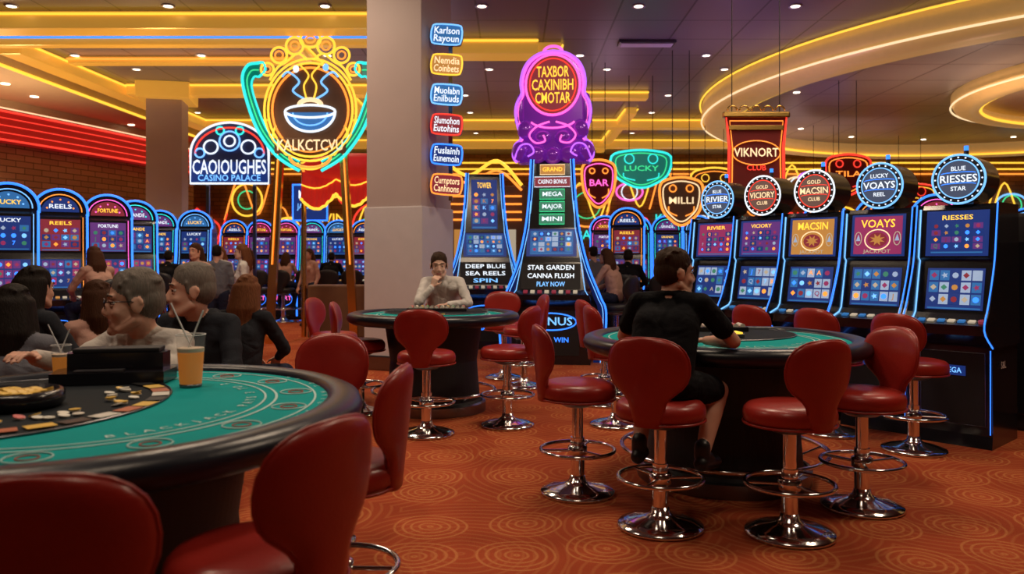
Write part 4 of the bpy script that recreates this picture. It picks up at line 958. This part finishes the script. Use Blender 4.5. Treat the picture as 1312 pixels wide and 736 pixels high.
for q in PP: dup(st, (PP[q][0], PP[q][1], 0), PP[q][2], (1, 1, PP[q][4]*seat_of(q)/.73))
w1 = figure('standing_patron', (-6.85, 14.2, 0), 2.6, standing(), hair='long', hm=HAIR_B, top=C_PINK, female=True, vox=.014)
w2 = figure('standing_guest', (-4.9, 13.2, 0), .3, standing(), top=C_GREY, vox=.014)
w3 = figure('walking_guest', (-5.35, 14.6, 0), 2.9, standing(), hair='long', hm=HAIR_L, top=C_WHITE, skin=SK2, vox=.014)
for o, x, y, r in ((w2, -.95, 15.2, 2.8), (w1, -.5, 15.5, 3.3), (w2, 4.0, 15.5, 2.5), (w1, -2.3, 14.3, 2.0), (w2, 1.5, 14.6, .5), (w3, -7.9, 15.3, 1.2), (w2, -5.9, 17.7, 2.5), (w3, 5.0, 17, 1.2), (w1, -4.5, 17.7, 2.6), (w3, -.1, 16.0, 3.0), (w3, -4.15, 12.3, 1.9), (w1, -4.6, 11.6, 2.9), (w1, -5.4, 16.3, 2.0)): dup(o, (x, y, 0), r)
sp = figure('slot_player', (CH[5][0], CH[5][1], 0), CH[5][2], seated(.835, .12), top=C_BLACK, vox=.013)
sp2 = figure('slot_player', (CH[9][0], CH[9][1], 0), CH[9][2], seated(.835, .12), hair='long', hm=HAIR_B, top=C_PINK, female=True, vox=.013)
for o, k in ((sp2, 1), (sp, 3), (sp, 11), (sp2, 7)): dup(o, (CH[k][0], CH[k][1], 0), CH[k][2])

# ------------------------------------------------------------------ lights
def area(n, loc, sx, sy, e_, col, rot=(0, 0, 0)):
    l = bpy.data.lights.new(n, 'AREA'); l.shape = 'RECTANGLE'; l.size = sx; l.size_y = sy; l.energy = e_; l.color = col
    o = bpy.data.objects.new(n, l); COL.objects.link(o); o.location = loc; o.rotation_euler = rot; return o
def spot(n, loc, e_, col, ang=90, rot=(0, 0, 0), size=.15):
    l = bpy.data.lights.new(n, 'SPOT'); l.energy = e_; l.color = col; l.spot_size = math.radians(ang); l.spot_blend = .6; l.shadow_soft_size = size
    o = bpy.data.objects.new(n, l); COL.objects.link(o); o.location = loc; o.rotation_euler = rot; return o
for x, y, w in ((0, 1.5, 40), (-4, 5, 60), (4.5, 4.5, 110), (.5, 6.5, 105), (4, 9.5, 90), (-3.5, 9.5, 110)):
    area('ceiling_lamp', (x, y, H-.06), 1.2, 1.2, w, (1, .77, .55))
spot('table_fill_spot', (-2.2, 2.6, H-.1), 200, (1, .84, .68), 55, (math.radians(12), 0, 0), .15)  # fill light added to brighten the left players and felt
spot('table_fill_spot', (1.4, 5.0, H-.1), 60, (1, .84, .68), 50, (0, 0, 0), .15)
spot('table_fill_spot', (-.8, 7.6, H-.1), 80, (1, .84, .68), 50, (math.radians(8), 0, 0), .15)
for x, y in ((-8, 15), (-11, 18), (-4, 17), (1, 17.5), (6, 15), (-6, 22), (3, 24), (10, 20), (14, 26), (-1, 27), (-5, 12.5)):
    spot('downlight', (x, y, H-.35), 210, (1, .75, .50), 125)
for x, y, e_, c in ((4.2, 15, 90, (.65, .35, .95)), (-7, 15, 200, (1, .66, .34)), (10, 17, 210, (1, .68, .52)), (-2, 18, 100, (.9, .6, .7)), (2.5, 21, 110, (.85, .52, .75)), (-11, 17, 230, (1, .68, .38)), (9, 25, 150, (.9, .6, .6)), (16, 17, 260, (1, .62, .36)), (-3, 14.5, 50, (.3, .4, 1)), (-5, 20, 150, (1, .66, .38))):
    spot('ceiling_fill_spot', (x, y, 3.3), e_, c, 150, (pi, 0, 0), .3)  # unseen upward spots, added to tint and brighten the ceiling
w = bpy.data.worlds.new('world'); scene.world = w; w.use_nodes = True; w.node_tree.nodes['Background'].inputs[0].default_value = (.02, .02, .03, 1)

# ------------------------------------------------------------------ camera
cam = bpy.data.cameras.new('camera'); co = bpy.data.objects.new('camera', cam); COL.objects.link(co)
co.location = (0, 0, 1.5); co.rotation_euler = (pi/2, 0, 0); cam.sensor_width = 36; cam.lens = 36*1020/1312; cam.shift_y = -36/1312
cam.dof.use_dof = True; cam.dof.focus_distance = 6.0; cam.dof.aperture_fstop = 2.4; cam.clip_end = 200
scene.camera = co
try:
    scene.view_settings.view_transform = 'Standard'
except Exception as ex: print(ex)
